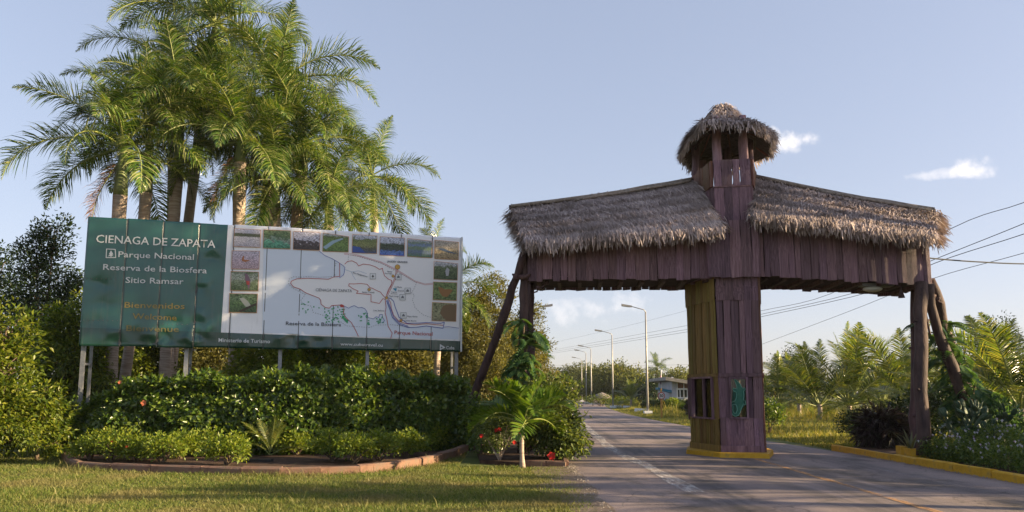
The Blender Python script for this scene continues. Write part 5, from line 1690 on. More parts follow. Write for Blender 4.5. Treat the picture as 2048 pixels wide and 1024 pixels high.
def hedge():
    g = np.random.default_rng(5)
    root = empty("hedge", (-6, 19, 0), label="long clipped dark green hedge under the billboard", cat="hedge")
    O = np.array([-6, 19, 0.])
    fx = np.array(HF); bx = np.array(HB); ht = np.array(HT); t = np.linspace(0, 1, len(HF))
    def at(u, arr): return np.stack([np.interp(u, t, arr[:, k]) for k in range(2)], -1)
    def top(u, w): return np.interp(u, t, ht) + .11 * np.sin(u * 31) * np.sin(w * 7 + u * 9) + .07 * np.sin(u * 67 + 2) + .05 * np.sin(u * 13)
    # core
    nu, prof = 40, [(0.12, 0.0), (.1, .5), (.1, .8), (.2, .93), (.5, .94), (.85, .93), (.93, .6), (.93, 0)]
    V, F = [], []
    for i in range(nu + 1):
        u = np.array([.015 + .97 * i / nu]); f_, b_ = at(u, fx)[0], at(u, bx)[0]; h = float(top(u, .3)[0])
        for w, zz in prof:
            q = f_ + (b_ - f_) * w; V.append((q[0] + O[0] * -1, q[1] - O[1], h * zz * .93))
    m_ = len(prof)
    for i in range(nu):
        for j in range(m_ - 1): F.append((i * m_ + j, i * m_ + j + 1, (i + 1) * m_ + j + 1, (i + 1) * m_ + j))
    F += [tuple(range(m_)), tuple(nu * m_ + j for j in range(m_ - 1, -1, -1))]
    obj("twigs", new_mesh("twigs", V, F, mat_surface("hedge_twigs", (.008, .012, .005), (.02, .022, .01), 9, .95, .5, 40)), root)
    # leaves: front, top, right end
    parts = []
    def patch(n, mode):
        u = g.uniform(0, 1, n); f_, b_ = at(u, fx), at(u, bx)
        outw = unit(np.concatenate([f_ - b_, np.zeros((n, 1))], 1))
        if mode == 'front':
            v = g.uniform(0, 1, n) ** .9; h = top(u, 0)
            bulge = .12 * np.sin(u * 29 + v * 5) * np.sin(v * 9 + u * 13) + .1 * np.sin(v * np.pi)
            P = np.concatenate([f_, (v * h)[:, None]], 1) + outw * (bulge - .3 * v ** 3 + .05 + g.uniform(-.12, .1, n) - .12 * (v > .85))[:, None]
            out = outw + np.array([0, 0, .25])
        elif mode == 'top':
            w = g.uniform(0, .9, n); h = top(u, w)
            P = np.concatenate([f_ + (b_ - f_) * w[:, None], (h + g.uniform(-.14, .12, n) * (1 + .6 * np.sin(u * 60)))[:, None]], 1)
            out = np.array([[0, 0, 1.]]) + outw * .3
        else:
            u = np.where(g.uniform(0, 1, n) < .65, 1.0, 0.0); f_, b_ = at(u, fx), at(u, bx)
            w = g.uniform(0, 1, n); h = top(u, w); v = g.uniform(0, 1, n)
            sg = np.where(u > .5, 1., -1.)
            P = np.concatenate([f_ + (b_ - f_) * w[:, None], (v * h)[:, None]], 1) + np.stack([sg * (.1 * np.sin(v * np.pi) + g.uniform(-.12, .12, n)), 0 * v, 0 * v], 1)
            out = np.stack([sg, -.2 + 0 * v, .25 + 0 * v], 1)
        D = unit(out * .5 + rand_dirs(n, g) * .8 + np.array([0, 0, -.25]))
        N = unit(out * .9 + rand_dirs(n, g) * .6)
        P[:, 2] = np.maximum(P[:, 2], .05)
        return leaf_mesh(P - O, D, N, g.uniform(.1, .19, n), g.uniform(.06, .115, n))
    parts = [patch(17000, 'front'), patch(15000, 'top'), patch(4200, 'end')]
    # young shoots standing above the clipped top
    n = 520; u = g.uniform(.02, 1, n); w = g.uniform(0, .8, n); b_ = at(u, fx) + (at(u, bx) - at(u, fx)) * w[:, None]
    C = np.concatenate([b_, (top(u, w) + g.uniform(.03, .16, n))[:, None]], 1)
    parts.append(clump_leaves(C - O, .1, 9, .13, .07, g, -.4))
    V, F = merge(parts)
    obj("leaves", new_mesh("leaves", V, F, M['hedge']), root, kind="stuff")
    flower("hibiscus_flower", root, G_at(288, 806, 18.7) - Vector(O), .075, 'pink_flower', (0, -1, .1))
    flower("hibiscus_flower", root, G_at(240, 765, 18.95) - Vector(O), .05, 'pink_flower', (0, -1, .3))


def G_at(px, py, Y): return W(px, py, Y)


def flower(name, parent, loc, r, mat, nrm, petals=5):
    nrm = Vector(nrm).normalized(); a = nrm.cross(Vector((0, 0, 1))).normalized(); b = nrm.cross(a)
    P, D, N = [], [], []
    for k in range(petals):
        th = 2 * math.pi * k / petals
        d = (a * math.cos(th) + b * math.sin(th) + nrm * .45).normalized()
        P.append(tuple(nrm * .005)); D.append(tuple(d)); N.append(tuple((nrm - d * .4).normalized()))
    V, F = leaf_mesh(np.array(P), np.array(D), np.array(N), r * 1.15, r * 1.1, -.1)
    return obj(name, new_mesh(name, V, F, M[mat]), parent, loc=loc)


hedge()


def shrub(name, label, cat, base, r, h, leaf, n, L, Wd, seed, group=None, flowers=None, stems=True, droop=.1):
    g = np.random.default_rng(seed); rr = random.Random(seed)
    root = empty(name, base, label=label, cat=cat, group=group)
    nc = max(10, n // 14)
    d = rand_dirs(nc, g); d[:, 2] = np.abs(d[:, 2]) * 1.1 - .1
    C = d * np.array([r, r * .85, h * .62]) * g.uniform(.45, 1.02, nc)[:, None] + np.array([0, 0, h * .42])
    C[:, 2] = np.maximum(C[:, 2], .06)
    V, F = clump_leaves(C, min(r, h) * .26, n // nc, L, Wd, g, droop, (0, 0, h * .25))
    V[:, 2] = np.maximum(V[:, 2], .03)
    obj("foliage", new_mesh("foliage", V, F, M[leaf]), root)
    if stems:
        mb = MB()
        for k in range(9):
            c = Vector(C[rr.randrange(nc)])
            mb.tube([Vector((rr.uniform(-.06, .06), rr.uniform(-.06, .06), 0)), c * .55 + Vector((0, 0, .05)), c], [.018, .012, .006], 5)
        mb.build("stems", M['bark'], root)
    for k in range(flowers[0] if flowers else 0):
        c = Vector(C[rr.randrange(nc)]); c = Vector((c.x * 1.02, min(c.y, -abs(c.y) * .5) - r * .25, c.z * 1.0 + .03))
        flower("flower", root, c, flowers[2], flowers[1], (rr.uniform(-.3, .5), -1, rr.uniform(0, .6)))
    return root


# ixora shrubs along the border: px of the foot, radius m, height m, label
IX = [(178, 926, 0.42, 0.48, "low lime shrub at the far left end of the hedge bed"), (222, 928, 0.68, 0.74, "largest lime shrub of the bed, pink tipped, at its left end"),
      (272, 929, 0.50, 0.54, "dull green shrub just right of the largest lime shrub"), (325, 931, 0.52, 0.54, "round green shrub below the hedge flower"), (358, 923, 0.50, 0.60, "leafy green shrub with pink buds, fourth from the bed's left end"),
      (402, 919, 0.52, 0.60, "bright lime shrub left of the bed's bare soil"), (452, 937, 0.52, 0.60, "green shrub leaning over the border at the bare soil"), (482, 916, 0.44, 0.60, "sunlit yellow green shrub left of the young bed palm"), (590, 916, 0.50, 0.54, "dark green shrub right of the young bed palm"),
      (665, 929, 0.59, 0.66, "round dense green shrub in the middle of the bed"), (708, 933, 0.50, 0.60, "green shrub in front of the striped cordylines"), (757, 929, 0.52, 0.66, "bright yellow green ball shrub under the cordylines"),
      (815, 919, 0.52, 0.60, "lime green shrub beside the curved end of the border"), (862, 907, 0.50, 0.66, "grey green shrub at the right end of the hedge bed")]
for i, (px, py, r, h, lab) in enumerate(IX):
    b = G(px, py); b.z = .06
    shrub("ixora_shrub", lab, "shrub", b, r, h, 'ixora', 1500 if r > .45 else 1150, .075, .045, 200 + i, "low shrubs along the hedge bed border", (2, 'red_flower', .03) if i in (1, 4) else None)


def rosette(name, label, cat, base, n, L, w, leaf, seed, spread=.9, up=.55, group=None, bend=.5, stem=0.0):
    """strap leaves from one point, each a part"""
    g = random.Random(seed)
    root = empty(name, base, label=label, cat=cat, group=group)
    metas = {}
    for k in range(n):
        v = g.randrange(5)
        if v not in metas:
            rr = random.Random(v + seed * 7)
            V, F = [], []
            seg = 5; p = Vector((0, 0, 0)); d = Vector((1, 0, 1.0 + rr.uniform(-.2, .5))).normalized()
            for s_ in range(seg + 1):
                ww = (.35, .9, 1.0, .8, .5, .04)[s_] / 2
                V += [(p.x, -ww * w / L, p.z + .02 * ww), (p.x, 0, p.z), (p.x, ww * w / L, p.z + .02 * ww)]
                p = p + d / seg; d = (d + Vector((.12, 0, -bend * .33))).normalized()
            for s_ in range(seg):
                b = s_ * 3
                F += [(b, b + 1, b + 4, b + 3), (b + 1, b + 2, b + 5, b + 4)]
            metas[v] = new_mesh("leaf", V, F, M[leaf])
        az = g.uniform(0, 6.28); tilt = g.uniform(-spread, up)
        o = obj("leaf", metas[v], root, loc=(0, 0, stem * g.uniform(.2, 1)), rot=(0, -tilt + .2, az), scale=(L * g.uniform(.75, 1.15),) * 3)
    if stem: MB().tube([(0, 0, 0), (0, 0, stem)], [.03, .02], 6).build("stem", M['bark'], root)
    return root


for i, (px, py, Y, L, n, lab) in enumerate(((740, 905, 17.6, .62, 26, "striped cordyline, left one of the pair before the hedge"), (800, 900, 17.8, .6, 26, "striped cordyline, middle of the hedge front, near white tipped leaves"),
                                            (850, 898, 18.2, .55, 22, "darker cordyline near the right end of the hedge"))):
    b = G(px, py); b.z = .06
    rosette("cordyline", lab, "cordyline", b, n, L, .075, 'cordy_green', 300 + i, .5, .75, "cordylines in front of the hedge", .5, .55)
b = G(540, 920); b.z = .06
palm("young_palm", "young palm with a few stiff fronds in the hedge bed", b, b + Vector((0, 0, .18)), 1.0, 'coco', 9, .035, 0.0, 31, None, "palm", classes=[0, 0, 1, 1, 2, 3])
# black valve box half buried in the soil
bx = G(515, 930); o = MB().box((-.32, -.1, 0), (.32, .1, .07)).build("valve_box", M['cable'], loc=(bx.x, bx.y, .06)); tag(o, "black plastic box lying on the bare soil of the bed", "box")

# ------------------------------------------------------------------ corner by the road: little palm, hibiscus, croton
b = G(1045, 934); b.z = 0.03
palm("young_palm", "young bright green palm with smooth grey trunk at the road corner", b, W(1047, 838, b.y), 1.22, 'fan', 19, .055, .3, 41, None, "palm", classes=[0, 1, 1, 1, 2, 2, 2, 3], bulge=1.0, roll=.6)
hb = Vector((.85, 18.4, .05))
g_ = np.random.default_rng(3)
hibiscus = tree("hibiscus_bush", "big sprawling hibiscus bush with red flowers leaning over the road edge", "bush", hb,
                [(0, 0, .95, .75, .7, .8), (.35, -.5, .55, .55, .5, .5), (-.35, .3, 1.25, .6, .6, .55), (.25, .3, 1.5, .5, .5, .4), (.45, -.9, .35, .4, .35, .3)], 'hibiscus', .2, 24, .1, .065, 95, .05, 61, droop=.15, crown_name="foliage")
mb = MB(); parts = []
for k, (dx, dy, dz) in enumerate(((.75, -.3, .75), (.7, .2, 1.3), (.85, .1, 1.75), (.6, -.9, .3), (.8, -.6, .5), (.95, -.2, 1.0))):
    mb.tube([(.1, 0, .6), (dx * .7, dy * .8, dz * .85 + .1), (dx, dy, dz)], [.014, .01, .005], 5)
    t_ = np.linspace(.35, 1.05, 9)[:, None]
    C = np.array([.1, 0, .6]) + (np.array([dx, dy, dz]) - np.array([.1, 0, .6])) * t_
    parts.append(clump_leaves(C, .07, 6, .085, .05, g_, 0))
V, F = merge(parts)
obj("arching_sprays", new_mesh("arching_sprays", V, F, M['hibiscus']), hibiscus); mb.build("sprays_twigs", M['bark'], hibiscus)
for px, py, Y, r in ((1034, 822, 17.3, .1), (1103, 912, 17.2, .1), (1108, 928, 17.0, .09), (1039, 853, 17.4, .06), (1041, 866, 17.4, .06)):
    flower("hibiscus_flower", hibiscus, W(px, py, Y) - hb, r, 'red_flower', (-.1, -1, .3))
cb = Vector((-.3, 17.55, .05))
croton = tree("croton_shrub", "twiggy shrub with small red flowers left of the young corner palm", "shrub", cb, [(0, 0, .62, .42, .4, .35), (-.2, .1, .75, .32, .3, .22), (.2, 0, .8, .3, .3, .2)], 'hibiscus', .12, 15, .06, .035, 160, .03, 62, crown_name="foliage")
mb = MB(); rr = random.Random(4)
for k in range(14):
    a_ = rr.uniform(0, 6.28); d = Vector((math.cos(a_) * .4, math.sin(a_) * .35, rr.uniform(.6, .85)))
    mb.tube([(rr.uniform(-.04, .04), rr.uniform(-.04, .04), 0), d * .55 + Vector((0, 0, .02)), d], [.013, .01, .005], 5)
mb.build("stems", M['palm_bark'], croton)
for px, py in ((992, 861), (999, 859), (1029, 885), (963, 872)):
    flower("flower", croton, W(px, py, 17.25) - cb, .05, 'red_flower', (0, -1, .3))
g_ = np.random.default_rng(8)
tree("corner_bush", "dark leafy bush between the hedge end and the leaning gate post", "bush", (-.75, 19.2, .05), [(0, 0, .6, .45, .5, .55), (.15, .2, .95, .4, .45, .35), (-.2, .1, 1.1, .3, .35, .35)], 'hedge', .18, 22, .1, .06, 80, .04, 63, crown_name="foliage")
tree("corner_bush", "light green bush behind the young corner palm at the foot of the gate", "bush", (.4, 21.4, .05), [(0, 0, 1.0, .7, .5, .6), (.3, .3, 1.45, .5, .5, .35), (-.4, .2, 1.4, .45, .4, .35)], 'jungle', .22, 24, .12, .06, 80, .04, 64, crown_name="foliage")
# climbing philodendron on the left uprights
def climber(name, label, pts, n, L, w, leaf, seed, spread=.35):
    g = np.random.default_rng(seed); rr = random.Random(seed)
    base = Vector(pts[0]); root = empty(name, base, label=label, cat="climber")
    pts = [Vector(p) - base for p in pts]
    MB().tube(pts, .03, 6).build("vine_stem", M['bark'], root, True)
    # pinnate hanging leaves: each a spray of leaflets, shared shapes
    metas = []
    for v in range(4):
        r2 = np.random.default_rng(seed * 10 + v)
        m_ = 11; t = np.linspace(.12, 1, m_)
        P, D, N = [], [], []
        for tt in t:
            x = tt; z = .25 * tt - .9 * tt ** 2
            for sd in (-1, 1):
                P.append((x * .8, 0, z)); D.append(unit(np.array([.55, sd * 1.0, -.35 - .4 * tt]))); N.append(unit(np.array([.2, 0, 1.0])))
        V1, F1 = leaf_mesh(np.array(P), np.array(D), np.array(N), np.array([.42 * math.sin(math.pi * min(.95, .2 + .8 * tt)) for tt in t for _ in (0, 1)]), .14)
        metas.append(new_mesh("leaf", V1, F1, M[leaf]))
    for k in range(n):
        f = rr.random(); i = min(int(f * (len(pts) - 1)), len(pts) - 2); p = pts[i].lerp(pts[i + 1], f * (len(pts) - 1) - i)
        az = rr.uniform(0, 6.28)
        s_ = L * rr.uniform(.65, 1.2)
        obj("leaf", metas[rr.randrange(4)], root, loc=p + Vector((rr.uniform(-1, 1), rr.uniform(-1, .6), rr.uniform(-.2, .2))) * spread * .4, rot=(rr.uniform(-.3, .3), rr.uniform(-.5, .4), az), scale=(s_,) * 3)
    return root


climber("climbing_plant", "green climber with hanging feathery leaves on the left gate uprights", [W(1046, 790, 19.0), W(1046, 730, 19.1), W(1048, 640, 19.2)], 66, .62, .1, 'vine', 71, .6)

# ------------------------------------------------------------------ left side jungle
JG = "jungle plants left of the billboard"
def jungle(label, px, py_top, Y, rx, leaf='jungle', seed=0, cat="tree", name="jungle_tree", L=.14, Wd=.07, hl=None, per_area=16, clump=.32, tr=.12, ry=None, per=26):
    top = W(px, py_top, Y); H = top.z
    rr = random.Random(seed)
    ry = ry or rx
    lobes = []
    nl = 6
    for k in range(nl):
        f = k / (nl - 1)
        a_ = k * 2.4 + rr.uniform(-.4, .4)
        z = H * (.3 + .52 * f) + rr.uniform(-.2, .2)
        w_ = rx * (.62 - .22 * f)
        lobes.append((math.cos(a_) * rx * (.62 - .42 * f), math.sin(a_) * ry * (.5 - .35 * f), z, w_, w_ * ry / rx, min(H * .19, w_ * 1.0)))
    lobes.append((0, 0, H * .52, rx * .7, ry * .6, H * .3))
    return tree(name, label, cat, (top.x, Y, 0), lobes, leaf, clump, per, L, Wd, per_area, tr, seed, JG if cat == "tree" and px < 200 else None)


jungle("tall dark tree standing above the bushes left of the billboard", 108, 396, 32, 1.9, 'dark_tree', 401, L=.17, Wd=.085, per_area=22, clump=.4, tr=.14)
jungle("dark tree at the left picture edge behind the bushes", -15, 468, 34, 2.2, 'dark_tree', 402, L=.17, Wd=.085, per_area=20, clump=.42)
jungle("yellow green spreading tree below the tall dark tree", 5, 605, 18.3, 1.2, 'jungle', 403, L=.16, Wd=.07, per_area=19, clump=.3)
jungle("sunlit pale green tree touching the left edge of the billboard", 150, 575, 23, 1.4, 'jungle', 404, L=.15, Wd=.07, per_area=34, clump=.3)
jungle("broad light green tree at the far left picture edge", -70, 580, 17.8, 1.4, 'jungle', 405, L=.16, Wd=.07, per_area=20)
jungle("thick bush at the far left end of the lawn", -5, 760, 17.6, 1.0, 'jungle', 406, "bush", "jungle_bush", .12, .055, per_area=30, clump=.24, tr=.05)
jungle("sunlit bush between the lawn and the left billboard leg", 85, 775, 18.4, .8, 'jungle', 407, "bush", "jungle_bush", .13, .06, per_area=24, clump=.22, tr=.05)
jungle("low dark bush at the left end of the hedge", 140, 805, 19.3, .62, 'hedge', 408, "bush", "jungle_bush", .1, .05, per_area=60, clump=.18, tr=.04)
jungle("large bush filling the far left beside the lawn", -90, 720, 17.2, 1.2, 'jungle', 409, "bush", "jungle_bush", .12, .055, per_area=26, clump=.26, tr=.05)
# tall grass tufts at the foot of the jungle
def tuft(label, px, py, n, h, seed, mat='field', r=.35, group=None, w=.02):
    g = np.random.default_rng(seed); b = G(px, py)
    P = np.stack([g.normal(0, r * .5, n), g.normal(0, r * .5, n), np.zeros(n)], -1)
    V, F = blades(P, h * g.uniform(.6, 1.2, n), np.full(n, w), .8, g)
    o = obj("grass_tuft", new_mesh("grass_tuft", V, F, M[mat]), loc=b); tag(o, label, "grass tuft", group); return o


tuft("pale dry grass tuft at the left picture edge", 22, 880, 700, 1.15, 1, r=.8)
tuft("tall green grass below the sunlit bush left of the hedge", 75, 895, 700, .6, 2, 'lawn', .7)
tuft("tall grass at the dark foot of the left hedge end", 118, 905, 380, .45, 3, 'lawn', .5)

# bushes seen under the board, behind the hedge
for i, (px, py, Y, rx, lab, leaf) in enumerate(((205, 640, 26, 1.5, "yellow bush seen under the left end of the billboard", 'jungle'), (300, 640, 28, 2.0, "sunlit bush seen under the billboard between two palm trunks", 'jungle'),
                                                (420, 640, 30, 2.0, "brownish bush behind the palm trunks under the billboard", 'fine_tree'), (560, 640, 24.0, 2.0, "bright croton bush seen under the middle of the billboard", 'ixora'),
                                                (658, 640, 24.2, 2.0, "yellow leaved bush seen under the map part of the billboard", 'jungle'), (790, 640, 27, 2.0, "olive bush seen under the web address of the billboard", 'fine_tree'))):
    jungle(lab, px, py, Y, rx, leaf, 420 + i, "bush", "background_bush", .16, .07, per_area=34, clump=.3, tr=.06)
# trees between the board and the gate
jungle("feathery olive tree behind the left gate posts", 965, 545, 31, 2.2, 'fine_tree', 431, "tree", "feathery_tree", .13, .055, per_area=36, clump=.32, tr=.12, per=34)
jungle("feathery tree spreading over the road edge right of the gate posts", 1052, 590, 33, 1.35, 'fine_tree', 432, "tree", "feathery_tree", .13, .055, per_area=36, clump=.3, tr=.1, per=34)
jungle("olive thicket behind the right edge of the billboard", 880, 590, 34, 2.2, 'fine_tree', 433, "tree", "feathery_tree", .13, .055, per_area=28, clump=.32, tr=.1, per=32)
jungle("sunlit low thicket beside the leaning gate post", 985, 690, 26, 1.2, 'fine_tree', 434, "bush", "background_bush", .11, .05, per_area=36, clump=.24, tr=.05)
b = W(1062, 800, 38); b.z = 0
palm("small_palm", "pale arching palm seen beyond the left gate uprights", b, W(1068, 735, 38), 1.5, 'royal', 9, .09, .5, 45, None, "palm tree", classes=[1, 2, 3, 3, 4])

# ------------------------------------------------------------------ right side
CG = "coconut palms right of the road"
def coconut(label, px, Y, h, fl, seed, nf=16, tr=.16, cl=None):
    b = W(px, 800, Y); b.z = 0
    return palm("coconut_palm", label, b, b + Vector((0, 0, h)), fl, 'coco', nf, tr, 0.0, seed, CG, classes=cl or [0, 0, 1, 1, 2, 2, 3, 3, 4], bulge=1.0, roll=.3)


coconut("largest young coconut palm standing free right of the tower", 1697, 47, 1.0, 5.9, 501, 20)
coconut("stocky coconut palm left of the largest one", 1638, 46, .9, 4.6, 502, 16, cl=[0, 1, 1, 2, 2, 3, 4])
coconut("slim coconut palm nearest the right side of the tower", 1556, 50, 1.0, 3.9, 503, 14, cl=[0, 0, 1, 2, 3, 4])
coconut("low coconut palm between the tower side palm and the stocky palm", 1598, 56, .9, 4.4, 504, 14, cl=[0, 1, 2, 2, 3, 4])
coconut("coconut palm directly behind the right gate posts", 1820, 38, 1.0, 5.0, 505, 17)
coconut("coconut palm right of the leaning gate logs", 1925, 33, .8, 4.0, 506, 15, cl=[1, 1, 2, 2, 3, 3, 4])
coconut("large coconut palm at the right picture edge", 2040, 25, 1.1, 3.7, 507, 18, cl=[0, 1, 1, 2, 2, 3, 3, 4])
coconut("coconut palm behind the large one at the right picture edge", 1990, 30, .9, 4.4, 508, 16)
coconut("coconut palm partly hidden between the posts and the largest palm", 1765, 52, .9, 4.6, 509, 15)
# further palms along the same side, their fronds and shade reach into view
for i, (x, y, h, fl) in enumerate(((17.5, 19.5, 1.0, 3.6), (17.0, 15.0, .9, 3.3), (16.0, 11.0, 1.2, 3.8), (17.5, 8.6, 3.6, 3.0), (19.0, 3.0, 4.2, 3.0), (18.5, 13.0, 1.2, 3.6))):
    palm("coconut_palm", ["coconut palm just outside the right picture edge beside the bed", "coconut palm outside the right picture edge, second along the bed", "coconut palm outside the right picture edge, third along the bed",
                          "coconut palm outside the right picture edge, fourth along the bed", "coconut palm outside the right picture edge, fifth along the bed", "coconut palm of the second row outside the picture"][i], (x, y, 0), (x, y, h), fl, 'coco', 18, .16, 0.0, 520 + i, CG, classes=[0, 1, 1, 2, 2, 3, 3, 4], bulge=1.0)

# unseen trees added right of the picture to shade the billboard and left roof
for i, (x, y, zc, r_, lab) in enumerate(((20.0, 14.7, 12.8, 2.1, "tall unseen tree added for its shade, farthest from the gate"), (20.3, 16.3, 11.5, 2.2, "tall unseen tree added for its shade between two others"), (20.0, 18.3, 10.0, 2.0, "tall unseen tree added for its shade nearest the gate"))):
    rr = random.Random(900 + i)
    lobes = [(rr.uniform(-.5, .5), (k - 1) * r_ * .55, zc + rr.uniform(-.3, .3), r_ * .75, r_ * .7, r_ * .62) for k in range(3)] + [(0, 0, zc + r_ * .45, r_ * .7, r_ * .7, r_ * .5), (0, 0, zc - r_ * .45, r_ * .7, r_ * .8, r_ * .5)]
    tree("added_shade_tree", lab, "tree", (x, y, 0), lobes, 'dark_tree', .5, 20, .22, .12, 4.6, .2, 900 + i, "added shade trees right of the picture", inner=.5)


def rtree(label, px, py_top, Y, rx, leaf, seed, L=.2, Wd=.1, per_area=7, clump=.5, name="roadside_tree", cat="tree", tr=.12, per=22):
    return jungle(label, px, py_top, Y, rx, leaf, seed, cat, name, L, Wd, per_area=per_area, clump=clump, tr=tr, per=per)


rtree("thin dark tree rising behind the slim coconut palm", 1575, 690, 66, 2.0, 'dark_tree', 601)
rtree("pointed dark tree behind the leaning gate logs", 1918, 655, 42, 1.1, 'dark_tree', 602, .14, .07, 12, .3)
rtree("dark tree behind the fronds at the right picture edge", 1985, 625, 40, 2.1, 'dark_tree', 603, .14, .07, 9, .36)
for i, (px, py, Y, rx, lab) in enumerate(((1545, 745, 80, 3.2, "far bush line just right of the tower"), (1620, 735, 85, 3.6, "far bushes behind the stocky coconut palm"), (1720, 730, 82, 3.8, "far bushes behind the largest coconut palm"),
                                         (1815, 725, 75, 3.6, "far bushes behind the right gate posts"), (1905, 720, 62, 3.2, "far bushes behind the leaning gate logs"), (2000, 710, 58, 3.4, "far bushes at the right picture edge"))):
    rtree(lab, px, py, Y, rx, 'far_tree', 610 + i, .26, .13, 5, .55, "far_bush", "bush")
# bushes on the verge right of the tower
shrub("verge_bush", "round dark green bush on the grass right of the tower base", "bush", G(1537, 866), .75, 1.25, 'hedge', 1900, .11, .06, 640)
b = W(1526, 800, 60); b.z = 0

# planting round the right gate posts
tree("dark_cordyline", "dense black purple cordyline mound left of the right gate posts", "cordyline", G(1768, 905) + Vector((.25, .55, .05)), [(0, 0, .5, .5, .45, .5), (.3, .1, .6, .35, .35, .35), (-.3, 0, .55, .35, .35, .35)], 'cordyline', .2, 22, .32, .045, 90, .04, 651, droop=.5, crown_name="foliage")
shrub("dark_shrub", "low dark shrub at the left end of the yellow kerb", "shrub", G(1708, 888) + Vector((.5, .5, .1)), .75, .95, 'dark_tree', 1900, .09, .05, 652)
shrub("dark_shrub", "green shrub with small white flowers between the two dark mounds", "shrub", G(1725, 900) + Vector((.35, .3, .1)), .55, .6, 'hedge', 1500, .07, .045, 653, None, (16, 'small_flower', .03))
tree("verge_shrub", "dark bush behind the black cordyline mound", "bush", (12.1, 22.2, .05), [(0, 0, .9, 1.0, .8, .7), (.6, .2, 1.3, .6, .6, .5), (-.6, 0, .7, .6, .5, .5)], 'dark_tree', .25, 26, .12, .07, 45, .05, 655, crown_name="foliage")
rosette("snake_plant", "upright striped snake plant at the foot of the right gate posts", "plant", W(1822, 905, 17.9) + Vector((0, 0, -.02)), 13, .62, .07, 'cordy_green', 654, -.15, .75, None, .05)
rosette("snake_plant", "dark snake plant right of the yellow post block", "plant", W(1888, 915, 17.5), 14, .5, .07, 'vine', 656, -.1, .7, None, .1)
climber("climbing_plant", "climber with broad feathery leaves over the leaning right gate logs", [W(1935, 860, 18.8), W(1915, 790, 18.8), W(1895, 720, 18.7), W(1872, 640, 18.7)], 74, .6, .1, 'vine', 72, .75)
climber("climbing_plant", "low green creeper round the foot of the leaning right gate logs", [W(1965, 880, 18.4), W(1940, 820, 18.5), W(1950, 770, 18.6)], 50, .6, .1, 'vine', 73, 1.1)


def cactus(label, base, seed):
    rr = random.Random(seed); root = empty("prickly_pear", base, label=label, cat="cactus")
    bm_ = bmesh.new(); bmesh.ops.create_uvsphere(bm_, u_segments=10, v_segments=6, radius=1.0); bmesh.ops.scale(bm_, vec=(.062, .018, .11), verts=bm_.verts)
    bmesh.ops.translate(bm_, vec=(0, 0, .1), verts=bm_.verts)
    me = bpy.data.meshes.new("pad"); bm_.to_mesh(me); bm_.free(); me.materials.append(M['pad']); me.polygons.foreach_set("use_smooth", np.ones(len(me.polygons), dtype=bool))
    tips = [(Vector((rr.uniform(-.5, .5), rr.uniform(-.3, .3), 0)), Matrix.Rotation(rr.uniform(-.3, .3), 3, 'Y')) for _ in range(12)]
    for gen in range(6):
        nt = []
        for p, m_ in tips:
            for _ in range(1 if rr.random() < .45 else 2):
                r_ = Matrix.Rotation(rr.uniform(0, 3.1), 3, 'Z') @ Matrix.Rotation(rr.uniform(-.55, .55), 3, 'Y')
                m2 = (m_ @ r_) if gen else r_
                up = m2 @ Vector((0, 0, 1))
                if up.z < .25: continue
                s_ = rr.uniform(.8, 1.25)
                obj("pad", me, root, loc=p, rot=m2.to_euler(), scale=(s_,) * 3)
                nt.append((p + up * .2 * s_, m2))
        tips = nt[:22]
    return root


M['pad'] = mat_surface("cactus_pad", (.03, .06, .03), (.06, .10, .05), 9, .55, .3, 60)
cactus("prickly pear cactus clump behind the white flowers on the right", W(1985, 900, 16.8) + Vector((0, .3, -.1)), 5)
# flower bed
def flower_bed():
    g = np.random.default_rng(77)
    root = empty("flower_bed", (11.2, 15.6, .1), label="low bed of small white and purple flowers behind the yellow kerb", cat="flowers")
    n = 520
    y = g.uniform(12.6, 17.4, n); x = 9.45 + (1.2 + (17.6 - y) * .35) * g.uniform(0, 1, n)
    h = .25 + .4 * np.clip((x - 9.4) / 1.2, 0, 1) + g.uniform(-.1, .1, n)
    C = np.stack([x - 11.2, y - 15.6, h], -1)
    parts = []
    for f in (1.0, .6, .25):
        C2 = C.copy(); C2[:, 2] *= f; parts.append(clump_leaves(C2, .13, 15, .07, .03, g, 0))
    V, F = merge(parts); V[:, 2] = np.maximum(V[:, 2], .01)
    obj("foliage", new_mesh("foliage", V, F, M['hedge']), root)
    m_ = 210; idx = g.integers(0, n, m_)
    P = C[idx] + g.normal(0, .07, (m_, 3)) + [0, 0, .1]
    # each blossom: four petals
    PP = np.repeat(P, 4, 0); k = np.tile(np.arange(4), m_) * np.pi / 2
    D = unit(np.stack([np.cos(k), -.3 + 0 * k, np.sin(k) * .8 + .3], -1)); N = np.repeat(np.array([[0, -.7, .7]]), len(D), 0)
    V, F = leaf_mesh(PP, D, N, .03, .026)
    obj("blossoms", new_mesh("blossoms", V, F, M['small_flower']), root, kind="stuff")


flower_bed()
shrub("bed_shrub", "dark leafy shrub at the right picture edge behind the flowers", "shrub", (12.6, 15.2, .1), 1.0, 1.35, 'hedge', 2600, .12, .06, 661)
shrub("bed_shrub", "leafy shrub between the cactus and the leaning gate logs", "shrub", (11.6, 17.9, .1), .8, 1.2, 'vine', 2200, .13, .07, 662)
shrub("bed_shrub", "sunlit yellow green shrub behind the right gate posts", "shrub", W(1885, 850, 24) * Vector((1, 1, 0)) if False else (W(1885, 850, 24).x, 24, 0), .9, 1.5, 'jungle', 2200, .13, .06, 663)
